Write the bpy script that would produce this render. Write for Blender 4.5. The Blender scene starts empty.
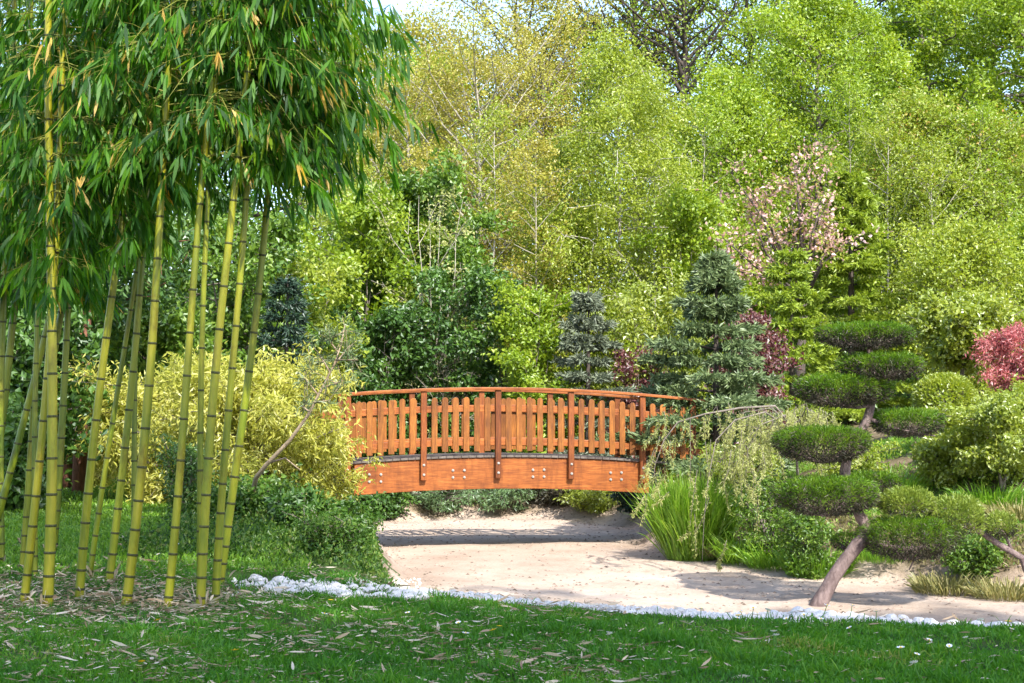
import bpy, math, random
import numpy as np
from mathutils import Vector, Matrix

C = bpy.context.scene.collection
rad = math.radians
F = 1422.0                      # focal length in pixels of the 1024 wide frame
CAMZ = 1.4
PITCH = math.atan(73.5 / F)
SUN_EL, SUN_AZ = rad(44), rad(156)   # azimuth clockwise from +Y

# ------------------------------------------------------------------ placing
def ray(px, py):
    u, v = (px - 512.0) / F, (341.5 - py) / F
    return np.array([u, math.cos(PITCH) - v * math.sin(PITCH), math.sin(PITCH) + v * math.cos(PITCH)])
def at(px, py, Y):
    d = ray(px, py); d = d * (Y / d[1])
    return np.array([d[0], d[1], d[2] + CAMZ])
def px_of(p):
    y, z = p[1], p[2] - CAMZ
    dep = y * math.cos(PITCH) + z * math.sin(PITCH)
    up = -y * math.sin(PITCH) + z * math.cos(PITCH)
    return 512 + F * p[0] / dep, 341.5 - F * up / dep

POND = np.array([(-1.0, 11.9), (0.4, 10.95), (1.5, 10.35), (3.5, 9.95), (6, 9.75), (13, 9.9), (16, 13), (12, 15.2), (8, 16.6), (6.2, 17.3),
                 (4.8, 19), (3.6, 20.9), (2.75, 22), (2.6, 23.6), (3.0, 25.5), (2.7, 27.5), (1.6, 29.3), (-1, 29.9), (-3.2, 29.2), (-3.9, 27),
                 (-3.0, 23.5), (-2.1, 20), (-1.75, 17.5), (-1.5, 14.5)])
def smooth(a, b, x):
    t = np.clip((x - a) / (b - a), 0, 1); return t * t * (3 - 2 * t)
def sd_poly(x, y, poly=POND):
    x = np.asarray(x, float); y = np.asarray(y, float)
    dmin = np.full(x.shape, 1e9); inside = np.zeros(x.shape, bool)
    n = len(poly)
    for i in range(n):
        ax, ay = poly[i]; bx, by = poly[(i + 1) % n]
        ex, ey = bx - ax, by - ay
        t = np.clip(((x - ax) * ex + (y - ay) * ey) / (ex * ex + ey * ey), 0, 1)
        dmin = np.minimum(dmin, np.hypot(x - ax - t * ex, y - ay - t * ey))
        cond = ((ay > y) != (by > y))
        with np.errstate(divide='ignore', invalid='ignore'):
            xi = ax + (y - ay) * ex / (ey if ey != 0 else 1e-12)
        inside ^= cond & (x < xi)
    return np.where(inside, -dmin, dmin)
def wob(x, y, s, k):
    return (np.sin(x * s + 1.3 * k) * np.cos(y * s * 1.13 + 2.1 * k) + .5 * np.sin(x * s * 2.3 + y * s * 1.7 + k)) / 1.5
def ground_h(x, y):
    x = np.asarray(x, float); y = np.asarray(y, float)
    sd = sd_poly(x, y) + .12 * wob(x, y, 1.7, 2)
    z = -.72 * (1 - smooth(np.where(y < 13, -1.0, -.62), np.where(y < 13, .35, .3), sd))
    z += .03 * wob(x, y, .9, 1) + .012 * wob(x, y, 3.1, 3)
    z += 7.5 * smooth(33, 75, y) + .05 * np.maximum(y - 75, 0) * 0
    right = smooth(2.2, 9, x) * smooth(15, 24, y) * smooth(.2, 2.5, sd)
    z += right * 1.3
    mound = np.exp(-(((x + 3.1) / 1.6) ** 2 + ((y - 16.0) / 2.6) ** 2))
    z += .22 * mound * smooth(-.2, 1.0, sd)
    z += .35 * smooth(15, 30, y) * smooth(-2.5, -8, x)
    z -= .45 * smooth(27, 29.5, y) * (1 - smooth(32, 37, y)) * smooth(-.6, .6, sd) * smooth(-6, -3, x) * (1 - smooth(3, 6, x))
    return z
def gh(x, y): return float(ground_h(np.array([x]), np.array([y]))[0])
def on_ground(px, py, y0=5., y1=60.):
    d = ray(px, py); Y = np.arange(y0, y1, .04); Pn = d[None] * (Y / d[1])[:, None]
    g = ground_h(Pn[:, 0], Pn[:, 1]); hit = np.nonzero(Pn[:, 2] + CAMZ <= g)[0]; i = hit[0] if len(hit) else -1
    return np.array([Pn[i, 0], Pn[i, 1], g[i]])

# ------------------------------------------------------------------ objects
def props(o, label=None, cat=None, group=None, kind=None):
    if label: o['label'] = label
    if cat: o['category'] = cat
    if group: o['group'] = group
    if kind: o['kind'] = kind
    return o
def thing(name, label, cat, loc=(0, 0, 0), rotz=0, group=None):
    o = bpy.data.objects.new(name, None); C.objects.link(o)
    o.empty_display_size = .2
    o.location = tuple(float(v) for v in loc); o.rotation_euler = (0, 0, rotz)
    return props(o, label, cat, group)
def mesh_np(name, V, faces, mats, midx=None, parent=None, rnd=None, smooth_f=False):
    """faces: list of int arrays (n,k); rnd: one float per vertex"""
    me = bpy.data.meshes.new(name)
    V = np.ascontiguousarray(V, np.float32)
    faces = [np.asarray(f, np.int32) for f in faces if len(f)]
    me.vertices.add(len(V)); me.vertices.foreach_set('co', V.ravel())
    loops = np.concatenate([f.ravel() for f in faces]); me.loops.add(len(loops))
    me.loops.foreach_set('vertex_index', loops)
    tot = np.concatenate([np.full(len(f), f.shape[1], np.int32) for f in faces])
    start = np.concatenate([[0], np.cumsum(tot)[:-1]]).astype(np.int32)
    me.polygons.add(len(tot)); me.polygons.foreach_set('loop_start', start)
    if midx is not None: me.polygons.foreach_set('material_index', np.asarray(midx, np.int32))
    me.polygons.foreach_set('use_smooth', np.full(len(tot), smooth_f, bool))
    if rnd is not None:
        a = me.attributes.new('rnd', 'FLOAT', 'POINT'); a.data.foreach_set('value', np.asarray(rnd, np.float32))
    for m in (mats if isinstance(mats, (list, tuple)) else [mats]): me.materials.append(m)
    me.update(calc_edges=True)
    o = bpy.data.objects.new(name, me); C.objects.link(o)
    if parent is not None: o.parent = parent
    return o
class MB:
    """collects polygons and tubes, builds ONE mesh object"""
    def __init__(s): s.v = []; s.f = []; s.m = []; s.r = []; s.t = {}
    def add(s, verts, faces, m=0, r=.5):
        b = len(s.v); s.v += [tuple(map(float, v)) for v in verts]; s.f += [tuple(i + b for i in f) for f in faces]; s.m += [m] * len(faces); s.r += [r] * len(verts)
    def box(s, c, size, rot=None, m=0, r=.5):
        x, y, z = (d / 2 for d in size)
        vs = [Vector((sx * x, sy * y, sz * z)) for sx in (-1, 1) for sy in (-1, 1) for sz in (-1, 1)]
        if rot is not None: vs = [rot @ v for v in vs]
        s.add([v + Vector(c) for v in vs], [(0, 1, 3, 2), (4, 6, 7, 5), (0, 4, 5, 1), (2, 3, 7, 6), (0, 2, 6, 4), (1, 5, 7, 3)], m, r)
    def tube(s, P, R, n=6, m=0, r=.5, cap=True):
        s.t.setdefault((len(P), n, cap), []).append((np.array([tuple(p) for p in P], float), np.asarray(R, float), m, r))
    def build(s, name, mats, parent=None, smooth_f=False, bevel=0):
        V = []; FS = []; MI = []; RN = []; base = 0
        if s.v:
            V.append(np.array(s.v)); RN.append(np.array(s.r, float)); base = len(s.v); by = {}
            for f, mi in zip(s.f, s.m): by.setdefault(len(f), []).append((f, mi))
            for k, l in by.items(): FS.append(np.array([q[0] for q in l])); MI.append(np.array([q[1] for q in l]))
        for (k, n, cap), L in s.t.items():
            P = np.stack([l[0] for l in L]); R = np.stack([l[1] for l in L]); m_ = len(L)
            Tn = np.empty_like(P); Tn[:, 1:-1] = P[:, 2:] - P[:, :-2]; Tn[:, 0] = P[:, 1] - P[:, 0]; Tn[:, -1] = P[:, -1] - P[:, -2]
            Tn /= np.linalg.norm(Tn, axis=2, keepdims=True) + 1e-9
            ref = np.where((np.abs(Tn[:, 0, 2]) < .9)[:, None], np.array([0., 0, 1]), np.array([1., 0, 0]))
            a = np.cross(Tn[:, 0], ref); q = 2 * np.pi * np.arange(n) / n; out = np.empty((m_, k, n, 3))
            for i in range(k):
                a = a - Tn[:, i] * (a * Tn[:, i]).sum(1, keepdims=True); a /= np.linalg.norm(a, axis=1, keepdims=True) + 1e-9
                b = np.cross(Tn[:, i], a)
                out[:, i] = P[:, i, None] + R[:, i, None, None] * (np.cos(q)[None, :, None] * a[:, None] + np.sin(q)[None, :, None] * b[:, None])
            ii, jj = np.meshgrid(np.arange(k - 1), np.arange(n), indexing='ij'); ii = ii.ravel(); jj = jj.ravel(); j2 = (jj + 1) % n
            Q = np.stack([ii * n + jj, ii * n + j2, (ii + 1) * n + j2, (ii + 1) * n + jj], 1)
            off = base + np.arange(m_)[:, None, None] * (k * n); mi = np.array([l[2] for l in L])
            FS.append((Q[None] + off).reshape(-1, 4)); MI.append(np.repeat(mi, len(Q)))
            if cap:
                cp = np.stack([np.arange(n - 1, -1, -1), (k - 1) * n + np.arange(n)]); FS.append((cp[None] + off).reshape(-1, n)); MI.append(np.repeat(mi, 2))
            V.append(out.reshape(-1, 3)); RN.append(np.repeat([l[3] for l in L], k * n)); base += m_ * k * n
        o = mesh_np(name, np.concatenate(V), FS, mats, np.concatenate(MI), parent, np.concatenate(RN), smooth_f)
        if bevel:
            b = o.modifiers.new('bevel', 'BEVEL'); b.width = bevel; b.segments = 2; b.limit_method = 'ANGLE'
        return o

# ------------------------------------------------------------------ materials
def newmat(name):
    m = bpy.data.materials.new(name); m.use_nodes = True
    nt = m.node_tree; nt.nodes.clear()
    out = nt.nodes.new('ShaderNodeOutputMaterial')
    return m, nt, out
def ramp(nt, fac, cols):
    r = nt.nodes.new('ShaderNodeValToRGB'); e = r.color_ramp.elements
    while len(e) < len(cols): e.new(.5)
    for i, c in enumerate(cols):
        pos, col = c if len(c) == 2 else (i / (len(cols) - 1), c)
        e[i].position = pos; e[i].color = (*col, 1)
    nt.links.new(fac, r.inputs[0]); return r.outputs[0]
def noise(nt, scale, detail=4, rough=.55, vec=None, dist=0):
    n = nt.nodes.new('ShaderNodeTexNoise'); n.inputs['Scale'].default_value = scale
    n.inputs['Detail'].default_value = detail; n.inputs['Roughness'].default_value = rough; n.inputs['Distortion'].default_value = dist
    if vec is not None: nt.links.new(vec, n.inputs['Vector'])
    return n.outputs['Fac']
def objvec(nt, scale=(1, 1, 1)):
    t = nt.nodes.new('ShaderNodeTexCoord'); mp = nt.nodes.new('ShaderNodeMapping'); mp.inputs['Scale'].default_value = scale
    nt.links.new(t.outputs['Object'], mp.inputs[0]); return mp.outputs[0]
def mix(nt, a, b, fac, mode='MIX'):
    n = nt.nodes.new('ShaderNodeMix'); n.data_type = 'RGBA'; n.blend_type = mode
    for s, v in ((n.inputs[6], a), (n.inputs[7], b), (n.inputs[0], fac)):
        if hasattr(v, 'node'): nt.links.new(v, s)
        elif isinstance(v, (int, float)): s.default_value = v
        else: s.default_value = (*v, 1)
    return n.outputs[2]
def bumpn(nt, h, strength=.4, dist=.02):
    b = nt.nodes.new('ShaderNodeBump'); b.inputs['Strength'].default_value = strength; b.inputs['Distance'].default_value = dist
    nt.links.new(h, b.inputs['Height']); return b.outputs[0]
def leafmat(name, cols, trans=.45, gloss=.06, rough=.45, tint=(1.25, 1.2, .6)):
    m, nt, out = newmat(name); L = nt.links
    a = nt.nodes.new('ShaderNodeAttribute'); a.attribute_name = 'rnd'
    col = ramp(nt, a.outputs['Fac'], cols)
    d = nt.nodes.new('ShaderNodeBsdfDiffuse'); L.new(col, d.inputs[0])
    t = nt.nodes.new('ShaderNodeBsdfTranslucent'); L.new(mix(nt, col, tint, 1.0, 'MULTIPLY'), t.inputs[0])
    s1 = nt.nodes.new('ShaderNodeMixShader'); s1.inputs[0].default_value = trans
    L.new(d.outputs[0], s1.inputs[1]); L.new(t.outputs[0], s1.inputs[2])
    g = nt.nodes.new('ShaderNodeBsdfGlossy'); g.inputs['Roughness'].default_value = rough; g.inputs[0].default_value = (.9, .95, 1, 1)
    s2 = nt.nodes.new('ShaderNodeMixShader'); s2.inputs[0].default_value = gloss
    L.new(s1.outputs[0], s2.inputs[1]); L.new(g.outputs[0], s2.inputs[2])
    L.new(s2.outputs[0], out.inputs[0]); return m
def pmat(name, colfn, rough=.8, bump=None, spec=.3, metallic=0):
    m, nt, out = newmat(name)
    b = nt.nodes.new('ShaderNodeBsdfPrincipled'); b.inputs['Roughness'].default_value = rough
    b.inputs['Specular IOR Level'].default_value = spec; b.inputs['Metallic'].default_value = metallic
    c = colfn(nt)
    if hasattr(c, 'node'): nt.links.new(c, b.inputs['Base Color'])
    else: b.inputs['Base Color'].default_value = (*c, 1)
    if bump: nt.links.new(bump(nt), b.inputs['Normal'])
    nt.links.new(b.outputs[0], out.inputs[0]); return m
def barkmat(name, c0, c1, scale=14, stretch=.25):
    return pmat(name, lambda nt: ramp(nt, noise(nt, scale, 6, .65, objvec(nt, (1, 1, stretch)), .6), [(.3, c0), (.7, c1)]), .9,
                lambda nt: bumpn(nt, noise(nt, scale * 1.6, 6, .7, objvec(nt, (1, 1, stretch))), .7, .03))
def woodmat(name, c0, c1, c2, axis=0):
    sc = [9, 9, 9]; sc[axis] = .7
    def col(nt):
        g = noise(nt, 4.5, 7, .62, objvec(nt, sc), 1.2)
        base = ramp(nt, g, [(.30, c0), (.5, c1), (.66, c2)])
        a = nt.nodes.new('ShaderNodeAttribute'); a.attribute_name = 'rnd'
        var = ramp(nt, a.outputs['Fac'], [(.60, .56, .54), (1, 1, 1), (1.2, 1.2, 1.15)])
        wear = ramp(nt, noise(nt, 2.3, 5, .7, objvec(nt)), [(.34, (.60, .55, .52)), (.58, (1, 1, 1))])
        st = ramp(nt, noise(nt, 5, 5, .7, objvec(nt, (1.6, 1.6, .22)), .4), [(.36, (.62, .58, .56)), (.5, (1, 1, 1)), (.70, (1.12, 1.16, 1.25))])
        return mix(nt, mix(nt, mix(nt, base, var, 1., 'MULTIPLY'), wear, .85, 'MULTIPLY'), st, .75, 'MULTIPLY')
    return pmat(name, col, .5, lambda nt: bumpn(nt, noise(nt, 6, 6, .6, objvec(nt, sc)), .25, .006), .35)

G = {}   # leaf palettes
G['bamboo'] = leafmat('bamboo_leaf', [(0, (.010, .048, .003)), (.3, (.028, .115, .005)), (.65, (.09, .24, .008)), (.90, (.29, .40, .02)), (.95, (.44, .44, .05)), (.955, (.58, .36, .06)), (1, (.70, .50, .18))], .54, .018, .5, (1.7, 1.5, .4))
G['fresh'] = leafmat('fresh_leaf', [(.13, .22, .010), (.23, .34, .016), (.37, .45, .035)], .5, .035)
G['birch'] = leafmat('birch_leaf', [(.17, .24, .018), (.28, .36, .03), (.42, .46, .07)], .5, .035)
G['bud'] = leafmat('bud_leaf', [(.24, .20, .035), (.33, .29, .04), (.38, .37, .05), (.40, .41, .07)], .45, .04)
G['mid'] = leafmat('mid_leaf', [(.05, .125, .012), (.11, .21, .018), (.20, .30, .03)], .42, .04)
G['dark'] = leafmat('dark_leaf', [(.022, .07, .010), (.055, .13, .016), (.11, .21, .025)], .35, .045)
G['lime'] = leafmat('lime_leaf', [(.20, .27, .02), (.27, .34, .03), (.36, .40, .05)], .5)
G['russet'] = leafmat('russet_leaf', [(0, (.17, .25, .02)), (.6, (.27, .35, .03)), (.82, (.36, .36, .06)), (.93, (.42, .26, .08)), (1, (.46, .22, .07))], .45, .035)
G['gold'] = leafmat('golden_leaf', [(0, (.24, .26, .03)), (.4, (.40, .41, .06)), (.8, (.50, .49, .11)), (1, (.60, .56, .18))], .45, .04)
G['red'] = leafmat('red_maple_leaf', [(.30, .075, .075), (.48, .15, .15), (.62, .26, .25)], .45, tint=(1.2, .85, .85))
G['purple'] = leafmat('purple_leaf', [(.10, .025, .03), (.16, .05, .05), (.20, .11, .06)], .4, tint=(1.2, .8, .8))
G['pink'] = leafmat('pink_blossom', [(0, (.34, .30, .09)), (.25, (.50, .30, .22)), (.6, (.62, .40, .38)), (1, (.78, .58, .56))], .45, tint=(1.1, .95, .95))
G['spruce'] = leafmat('spruce_needle', [(.055, .095, .035), (.12, .175, .07), (.22, .28, .12)], .28, .03, tint=(1, 1, .9))
G['bluespruce'] = leafmat('blue_spruce_needle', [(.075, .095, .06), (.14, .17, .11), (.22, .25, .17)], .2, .03, tint=(1, 1, 1))
G['darkspruce'] = leafmat('dark_spruce_needle', [(.012, .032, .018), (.025, .055, .032), (.05, .085, .05)], .15, .03, tint=(1, 1, .9))
G['larch'] = leafmat('larch_needle', [(.24, .27, .08), (.36, .39, .13), (.48, .49, .21)], .42, .03)
G['fresh_conifer'] = leafmat('fresh_conifer_needle', [(.14, .22, .02), (.23, .32, .03), (.33, .41, .05)], .42, .03)
G['pine'] = leafmat('pine_needle', [(0, (.03, .09, .004)), (.5, (.085, .185, .008)), (.85, (.17, .28, .012)), (1, (.25, .34, .03))], .38, .025)
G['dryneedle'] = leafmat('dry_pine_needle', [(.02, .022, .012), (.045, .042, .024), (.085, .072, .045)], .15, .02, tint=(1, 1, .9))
G['box'] = leafmat('boxwood_leaf', [(.11, .18, .02), (.19, .26, .035), (.28, .34, .06)], .38, .03)
G['juniper'] = leafmat('juniper_spray', [(.07, .14, .05), (.12, .21, .08), (.18, .28, .11)], .3)
G['reed'] = leafmat('reed_blade', [(.11, .24, .012), (.19, .36, .02), (.30, .44, .05)], .5, .04)
G['grass'] = leafmat('grass_blade', [(0, (.03, .13, .008)), (.5, (.065, .21, .012)), (.9, (.13, .29, .02)), (1, (.28, .30, .07))], .45, .02, .5, (1.4, 1.35, .5))
G['sungrass'] = leafmat('meadow_blade', [(.08, .20, .015), (.15, .31, .02), (.24, .38, .04)], .45, .03)
G['drygrass'] = leafmat('dry_grass_blade', [(.16, .17, .05), (.25, .24, .09), (.34, .29, .13)], .35, .03)
G['cover'] = leafmat('ground_cover_leaf', [(0, (.02, .06, .008)), (.5, (.055, .13, .012)), (.85, (.13, .22, .03)), (1, (.22, .25, .08))], .35, .025)
G['litter'] = leafmat('dry_leaf', [(.26, .17, .10), (.48, .37, .25), (.66, .57, .45)], .2, .03, tint=(1, 1, .9))

BARK = {'grey': barkmat('grey_bark', (.10, .085, .07), (.22, .19, .16)), 'dark': barkmat('dark_bark', (.035, .028, .024), (.10, .08, .07)),
        'birch': barkmat('birch_bark', (.25, .22, .18), (.55, .52, .47), 9, 1.6), 'red': barkmat('red_bark', (.14, .055, .03), (.28, .13, .085)),
        'pine': barkmat('pine_bark', (.075, .05, .05), (.24, .18, .17), 16, .5), 'tan': barkmat('tan_bark', (.20, .15, .10), (.36, .28, .20)),
        'twig': barkmat('twig_bark', (.20, .18, .14), (.40, .37, .31))}
WOOD_X = woodmat('stained_larch_beam', (.13, .032, .007), (.25, .072, .012), (.34, .115, .024), 0)
WOOD_Z = woodmat('stained_larch_picket', (.12, .036, .006), (.22, .076, .011), (.31, .118, .02), 2)
WOOD_P = woodmat('stained_larch_post', (.10, .025, .006), (.18, .049, .009), (.25, .078, .016), 2)
DECK = pmat('weathered_deck', lambda nt: ramp(nt, noise(nt, 6, 5, .6, objvec(nt, (1, .3, 1))), [(.3, (.06, .05, .045)), (.7, (.15, .13, .115))]), .85)
STEEL = pmat('galvanised_steel', lambda nt: (.36, .35, .33), .5, None, .5, .6)
CULM = None
def culm_mats():
    def col(nt):
        g = noise(nt, 7, 4, .6, objvec(nt, (1, 1, .18)))
        base = ramp(nt, g, [(.30, (.075, .115, .006)), (.45, (.18, .19, .008)), (.57, (.28, .25, .012)), (.70, (.37, .30, .03))])
        low = ramp(nt, noise(nt, 3, 6, .7, objvec(nt, (1.5, 1.5, .8))), [(.52, (1, 1, 1)), (.62, (.58, .45, .36))])
        a = nt.nodes.new('ShaderNodeAttribute'); a.attribute_name = 'rnd'
        var = ramp(nt, a.outputs['Fac'], [(.45, .62, .6), (.8, .95, .9), (1, 1, 1)])
        return mix(nt, mix(nt, base, low, .7, 'MULTIPLY'), var, 1., 'MULTIPLY')
    a = pmat('bamboo_culm_skin', col, .38, lambda nt: bumpn(nt, noise(nt, 30, 3, .5, objvec(nt, (1, 1, .1))), .1, .004), .4)
    b = pmat('bamboo_node_ring', lambda nt: ramp(nt, noise(nt, 20), [(.3, (.025, .03, .008)), (.7, (.07, .07, .02))]), .6)
    return [a, b]
CULM = culm_mats()
STONE = pmat('white_stone', lambda nt: mix(nt, ramp(nt, noise(nt, 7, 6, .65, objvec(nt)), [(.3, (.42, .41, .41)), (.55, (.68, .66, .65)), (.75, (.80, .78, .76))]),
             ramp(nt, noise(nt, 2.5, 3, .5, objvec(nt)), [(.35, (.75, .72, .70)), (.6, (1, 1, 1))]), .7, 'MULTIPLY'), .8,
             lambda nt: bumpn(nt, noise(nt, 18, 6, .7, objvec(nt)), .5, .01))
def shore_col(nt):
    sand = mix(nt, mix(nt, ramp(nt, noise(nt, .55, 6, .6, objvec(nt)), [(.3, (.33, .25, .195)), (.5, (.43, .345, .28)), (.7, (.51, .42, .35))]),
            ramp(nt, noise(nt, 34, 4, .75, objvec(nt)), [(.28, (.55, .52, .5)), (.5, (1, 1, 1)), (.75, (1.1, 1.08, 1.05))]), .75, 'MULTIPLY'),
            ramp(nt, noise(nt, 5, 5, .7, objvec(nt, (1, .6, 1))), [(.25, (.70, .64, .58)), (.48, (1, 1, 1))]), .75, 'MULTIPLY')
    earth = ramp(nt, noise(nt, 2.6, 7, .7, objvec(nt)), [(.3, (.05, .05, .02)), (.5, (.14, .11, .065)), (.7, (.27, .20, .14))])
    at_ = nt.nodes.new('ShaderNodeAttribute'); at_.attribute_name = 'shore'
    md = nt.nodes.new('ShaderNodeMath'); md.operation = 'MULTIPLY_ADD'; nt.links.new(noise(nt, 3.5, 6, .7, objvec(nt)), md.inputs[0]); md.inputs[1].default_value = .9; nt.links.new(at_.outputs['Fac'], md.inputs[2])
    return mix(nt, sand, earth, ramp(nt, md.outputs[0], [(.42, (0, 0, 0)), (.72, (1, 1, 1))]))
SAND = pmat('pale_sand', shore_col, .95, lambda nt: bumpn(nt, noise(nt, 5, 9, .75, objvec(nt)), .8, .06), .1)
BANK = SAND
SOIL = pmat('lawn_soil', lambda nt: ramp(nt, noise(nt, 3, 6, .7, objvec(nt)), [(.3, (.03, .06, .014)), (.55, (.05, .095, .018)), (.75, (.10, .09, .045))]), .95,
            lambda nt: bumpn(nt, noise(nt, 20, 6, .7, objvec(nt)), .8, .04), .1)
HILL = pmat('wood_floor', lambda nt: ramp(nt, noise(nt, 1.1, 7, .7, objvec(nt)), [(.3, (.022, .04, .012)), (.55, (.05, .07, .02)), (.75, (.10, .085, .045))]), .95)

# ------------------------------------------------------------------ foliage
def unit(a): return a / (np.linalg.norm(a, axis=-1, keepdims=True) + 1e-9)
def leaf_quads(name, P, D, L, W, mat, parent, rng, rnd=None, fold=.18, Nb=None):
    """one folded rhombic quad per leaf"""
    n = len(P); D = unit(np.asarray(D))
    ref = unit(rng.normal(size=(n, 3)) + (0 if Nb is None else Nb))
    S = unit(np.cross(D, ref)); N = np.cross(S, D)
    L = np.broadcast_to(L, (n,))[:, None]; W = np.broadcast_to(W, (n,))[:, None]
    a = P; b = P + D * L * .45 + S * W * .5 + N * W * fold; c = P + D * L - N * L * .08; d = P + D * L * .45 - S * W * .5 + N * W * fold
    V = np.stack([a, b, c, d], 1).reshape(-1, 3)
    Fc = np.arange(4 * n).reshape(n, 4)
    if rnd is None: rnd = rng.random(n)
    return mesh_np(name, V, [Fc], mat, None, parent, np.repeat(np.clip(rnd, 0, 1), 4))
def blades(name, P, D, L, W, mat, parent, rng, rnd=None, bend=.35, face=None):
    """long bent leaf: tri + quad + tri"""
    n = len(P); D = unit(np.asarray(D)); L = np.broadcast_to(L, (n,))[:, None]; W = np.broadcast_to(W, (n,))[:, None]
    S = unit(np.cross(D, unit(rng.normal(size=(n, 3)))) if face is None else np.cross(D, face))
    dn = np.array([0, 0, -1.])
    bend = np.broadcast_to(bend, (n,))[:, None]
    m1 = P + D * L * .33 + dn * L * bend * .08; m2 = P + D * L * .68 + dn * L * bend * .38; t = P + D * L * .97 + dn * L * bend
    V = np.stack([P, m1 + S * W * .5, m1 - S * W * .5, m2 + S * W * .42, m2 - S * W * .42, t], 1).reshape(-1, 3)
    b = np.arange(n)[:, None] * 6
    tri = np.concatenate([b + [0, 1, 2], b + [3, 5, 4]]); quad = b + [1, 3, 4, 2]
    if rnd is None: rnd = rng.random(n)
    return mesh_np(name, V, [tri, quad], mat, None, parent, np.repeat(np.clip(rnd, 0, 1), 6), True)
def along(pts, s):
    k = len(pts) - 1; x = min(max(s, 0), .9999) * k; i = int(x); return pts[i] + (pts[i + 1] - pts[i]) * (x - i)
PROF = {'oval': lambda t: math.sqrt(max(0, 1 - (1.9 * t - .85) ** 2)) if t < .99 else .15, 'cone': lambda t: (1 - t) ** .8 + .05, 'round': lambda t: math.sqrt(max(.02, 1 - (2 * t - 1) ** 2)),
        'vase': lambda t: .35 + .65 * math.sin(min(1, t * 1.15) * math.pi * .62) if t < .9 else .6, 'column': lambda t: min(1, .55 + t * 1.5) * (1 - t ** 4 * .8)}
def skeleton(rng, H, R, cb, prof, nlimb, ntwig, lean=0, rise=.35, trunk_r=None, stems=1, droop=0, wig=.05, flat=1.):
    """returns MB of wood, list of twig polylines (outer foliage carriers)"""
    wood = MB(); twigs = []; tr = trunk_r or H * .018
    trunks = []
    for sN in range(stems):
        a = rng.uniform(0, 6.283); off = np.array([math.cos(a), math.sin(a), 0]) * (R * .5 if stems > 1 else lean)
        pts = [np.array([0, 0, -.12])]
        for i in range(1, 9):
            t = i / 8
            p = off * t ** 1.3 + np.array([0, 0, H * .97 * t]); p[:2] += rng.normal(0, wig * H * .16 * math.sqrt(t), 2); pts.append(p)
        trunks.append(pts)
        wood.tube(pts, [tr / stems ** .5 * (1 - .93 * (i / 8) ** .9) for i in range(9)], 7)
    for i in range(nlimb):
        pts = trunks[i % stems]; u = (i + rng.random()) / nlimb; t = cb + (1 - cb) * u * .98
        st = along(pts, t); az = i * 2.39996 + rng.normal(0, .35)
        ln = R * PROF[prof](u) * rng.uniform(.45, 1.28); dr = np.array([math.cos(az), math.sin(az), 0])
        up = ln * rise * rng.uniform(.4, 1.5)
        lp = [st]
        for k in range(1, 5):
            q = k / 4
            p = st + dr * ln * q * flat + np.array([0, 0, up * q - droop * ln * q * q]) + rng.normal(0, .05 * ln, 3) * q; lp.append(p)
        r0 = max(.012, tr * .42 * (1 - .75 * u)) * min(1, ln / R + .3)
        wood.tube(lp, [r0 * (1 - .8 * k / 4) for k in range(5)], 5, cap=False)
        for k in range(ntwig):
            s = rng.uniform(.28, 1); p0 = along(lp, s)
            d = dr * rng.uniform(.1, .9) + rng.normal(0, .55, 3); d[2] = d[2] * .75 + rise * .6 - droop * 1.1; d /= np.linalg.norm(d) + 1e-9
            l = R * rng.uniform(.16, .36) * (1.15 - .4 * s)
            mid = p0 + d * l * .5 + rng.normal(0, .06 * l, 3); e = p0 + d * l + np.array([0, 0, -.25 * l * (droop > 0) - .03 * l])
            wood.tube([p0, mid, e], [r0 * .3, r0 * .2, .004], 4, cap=False)
            twigs.append((p0, mid, e))
    return wood, twigs
def leaf_cloud(rng, twigs, n, sig, L, up=0., outward=.3, ctr=None, hang=0.):
    A = np.array([[a, b, c] for a, b, c in twigs]); k = rng.integers(0, len(A), n); s = rng.uniform(.1, 1.15, n)
    lo = s < .5
    P = np.where(lo[:, None], A[k, 0] + (A[k, 1] - A[k, 0]) * (s * 2)[:, None], A[k, 1] + (A[k, 2] - A[k, 1]) * ((s - .5) * 2)[:, None])
    P = P + rng.normal(0, 1, (n, 3)) * sig * np.array([1, 1, .7])
    if hang: P[:, 2] -= rng.exponential(hang, n)
    D = unit(rng.normal(size=(n, 3))) + outward * unit(A[k, 2] - A[k, 0]) + np.array([0, 0, up])
    tw = rng.random(len(A)); rnd = .42 * rng.random(n) + .58 * tw[k]
    return P, D, rng.uniform(.7, 1.25, n) * L, rnd
def broad_tree(name, label, cat, loc, H, R, leaf, bark='grey', cb=.25, prof='oval', nlimb=44, ntwig=6, n=16000, L=.15, wr=.62, sig=.2, rise=.35, droop=0,
               lean=0, trunk_r=None, stems=1, seed=1, group=None, up=-.15, hang=0., outward=.3, crown='crown', flat=1., rotz=0, wig=.05):
    rng = np.random.default_rng(seed)
    loc = (loc[0], loc[1], gh(loc[0], loc[1])) if len(loc) == 2 else loc
    t = thing(name, label, cat, loc, rotz, group)
    w, tw = skeleton(rng, H, R, cb, prof, nlimb, ntwig, lean, rise, trunk_r, stems, droop, wig, flat)
    w.build('trunk' if stems == 1 else 'stems', BARK[bark], t, True)
    P, D, l, r = leaf_cloud(rng, tw, n, sig, L, up, outward, hang=hang)
    P[:, 2] = np.maximum(P[:, 2], .03)
    leaf_quads(crown, P, D, l, l * wr, G[leaf], t, rng, r, Nb=np.array([.3, -.3, .9]) * .6)
    return t
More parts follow.
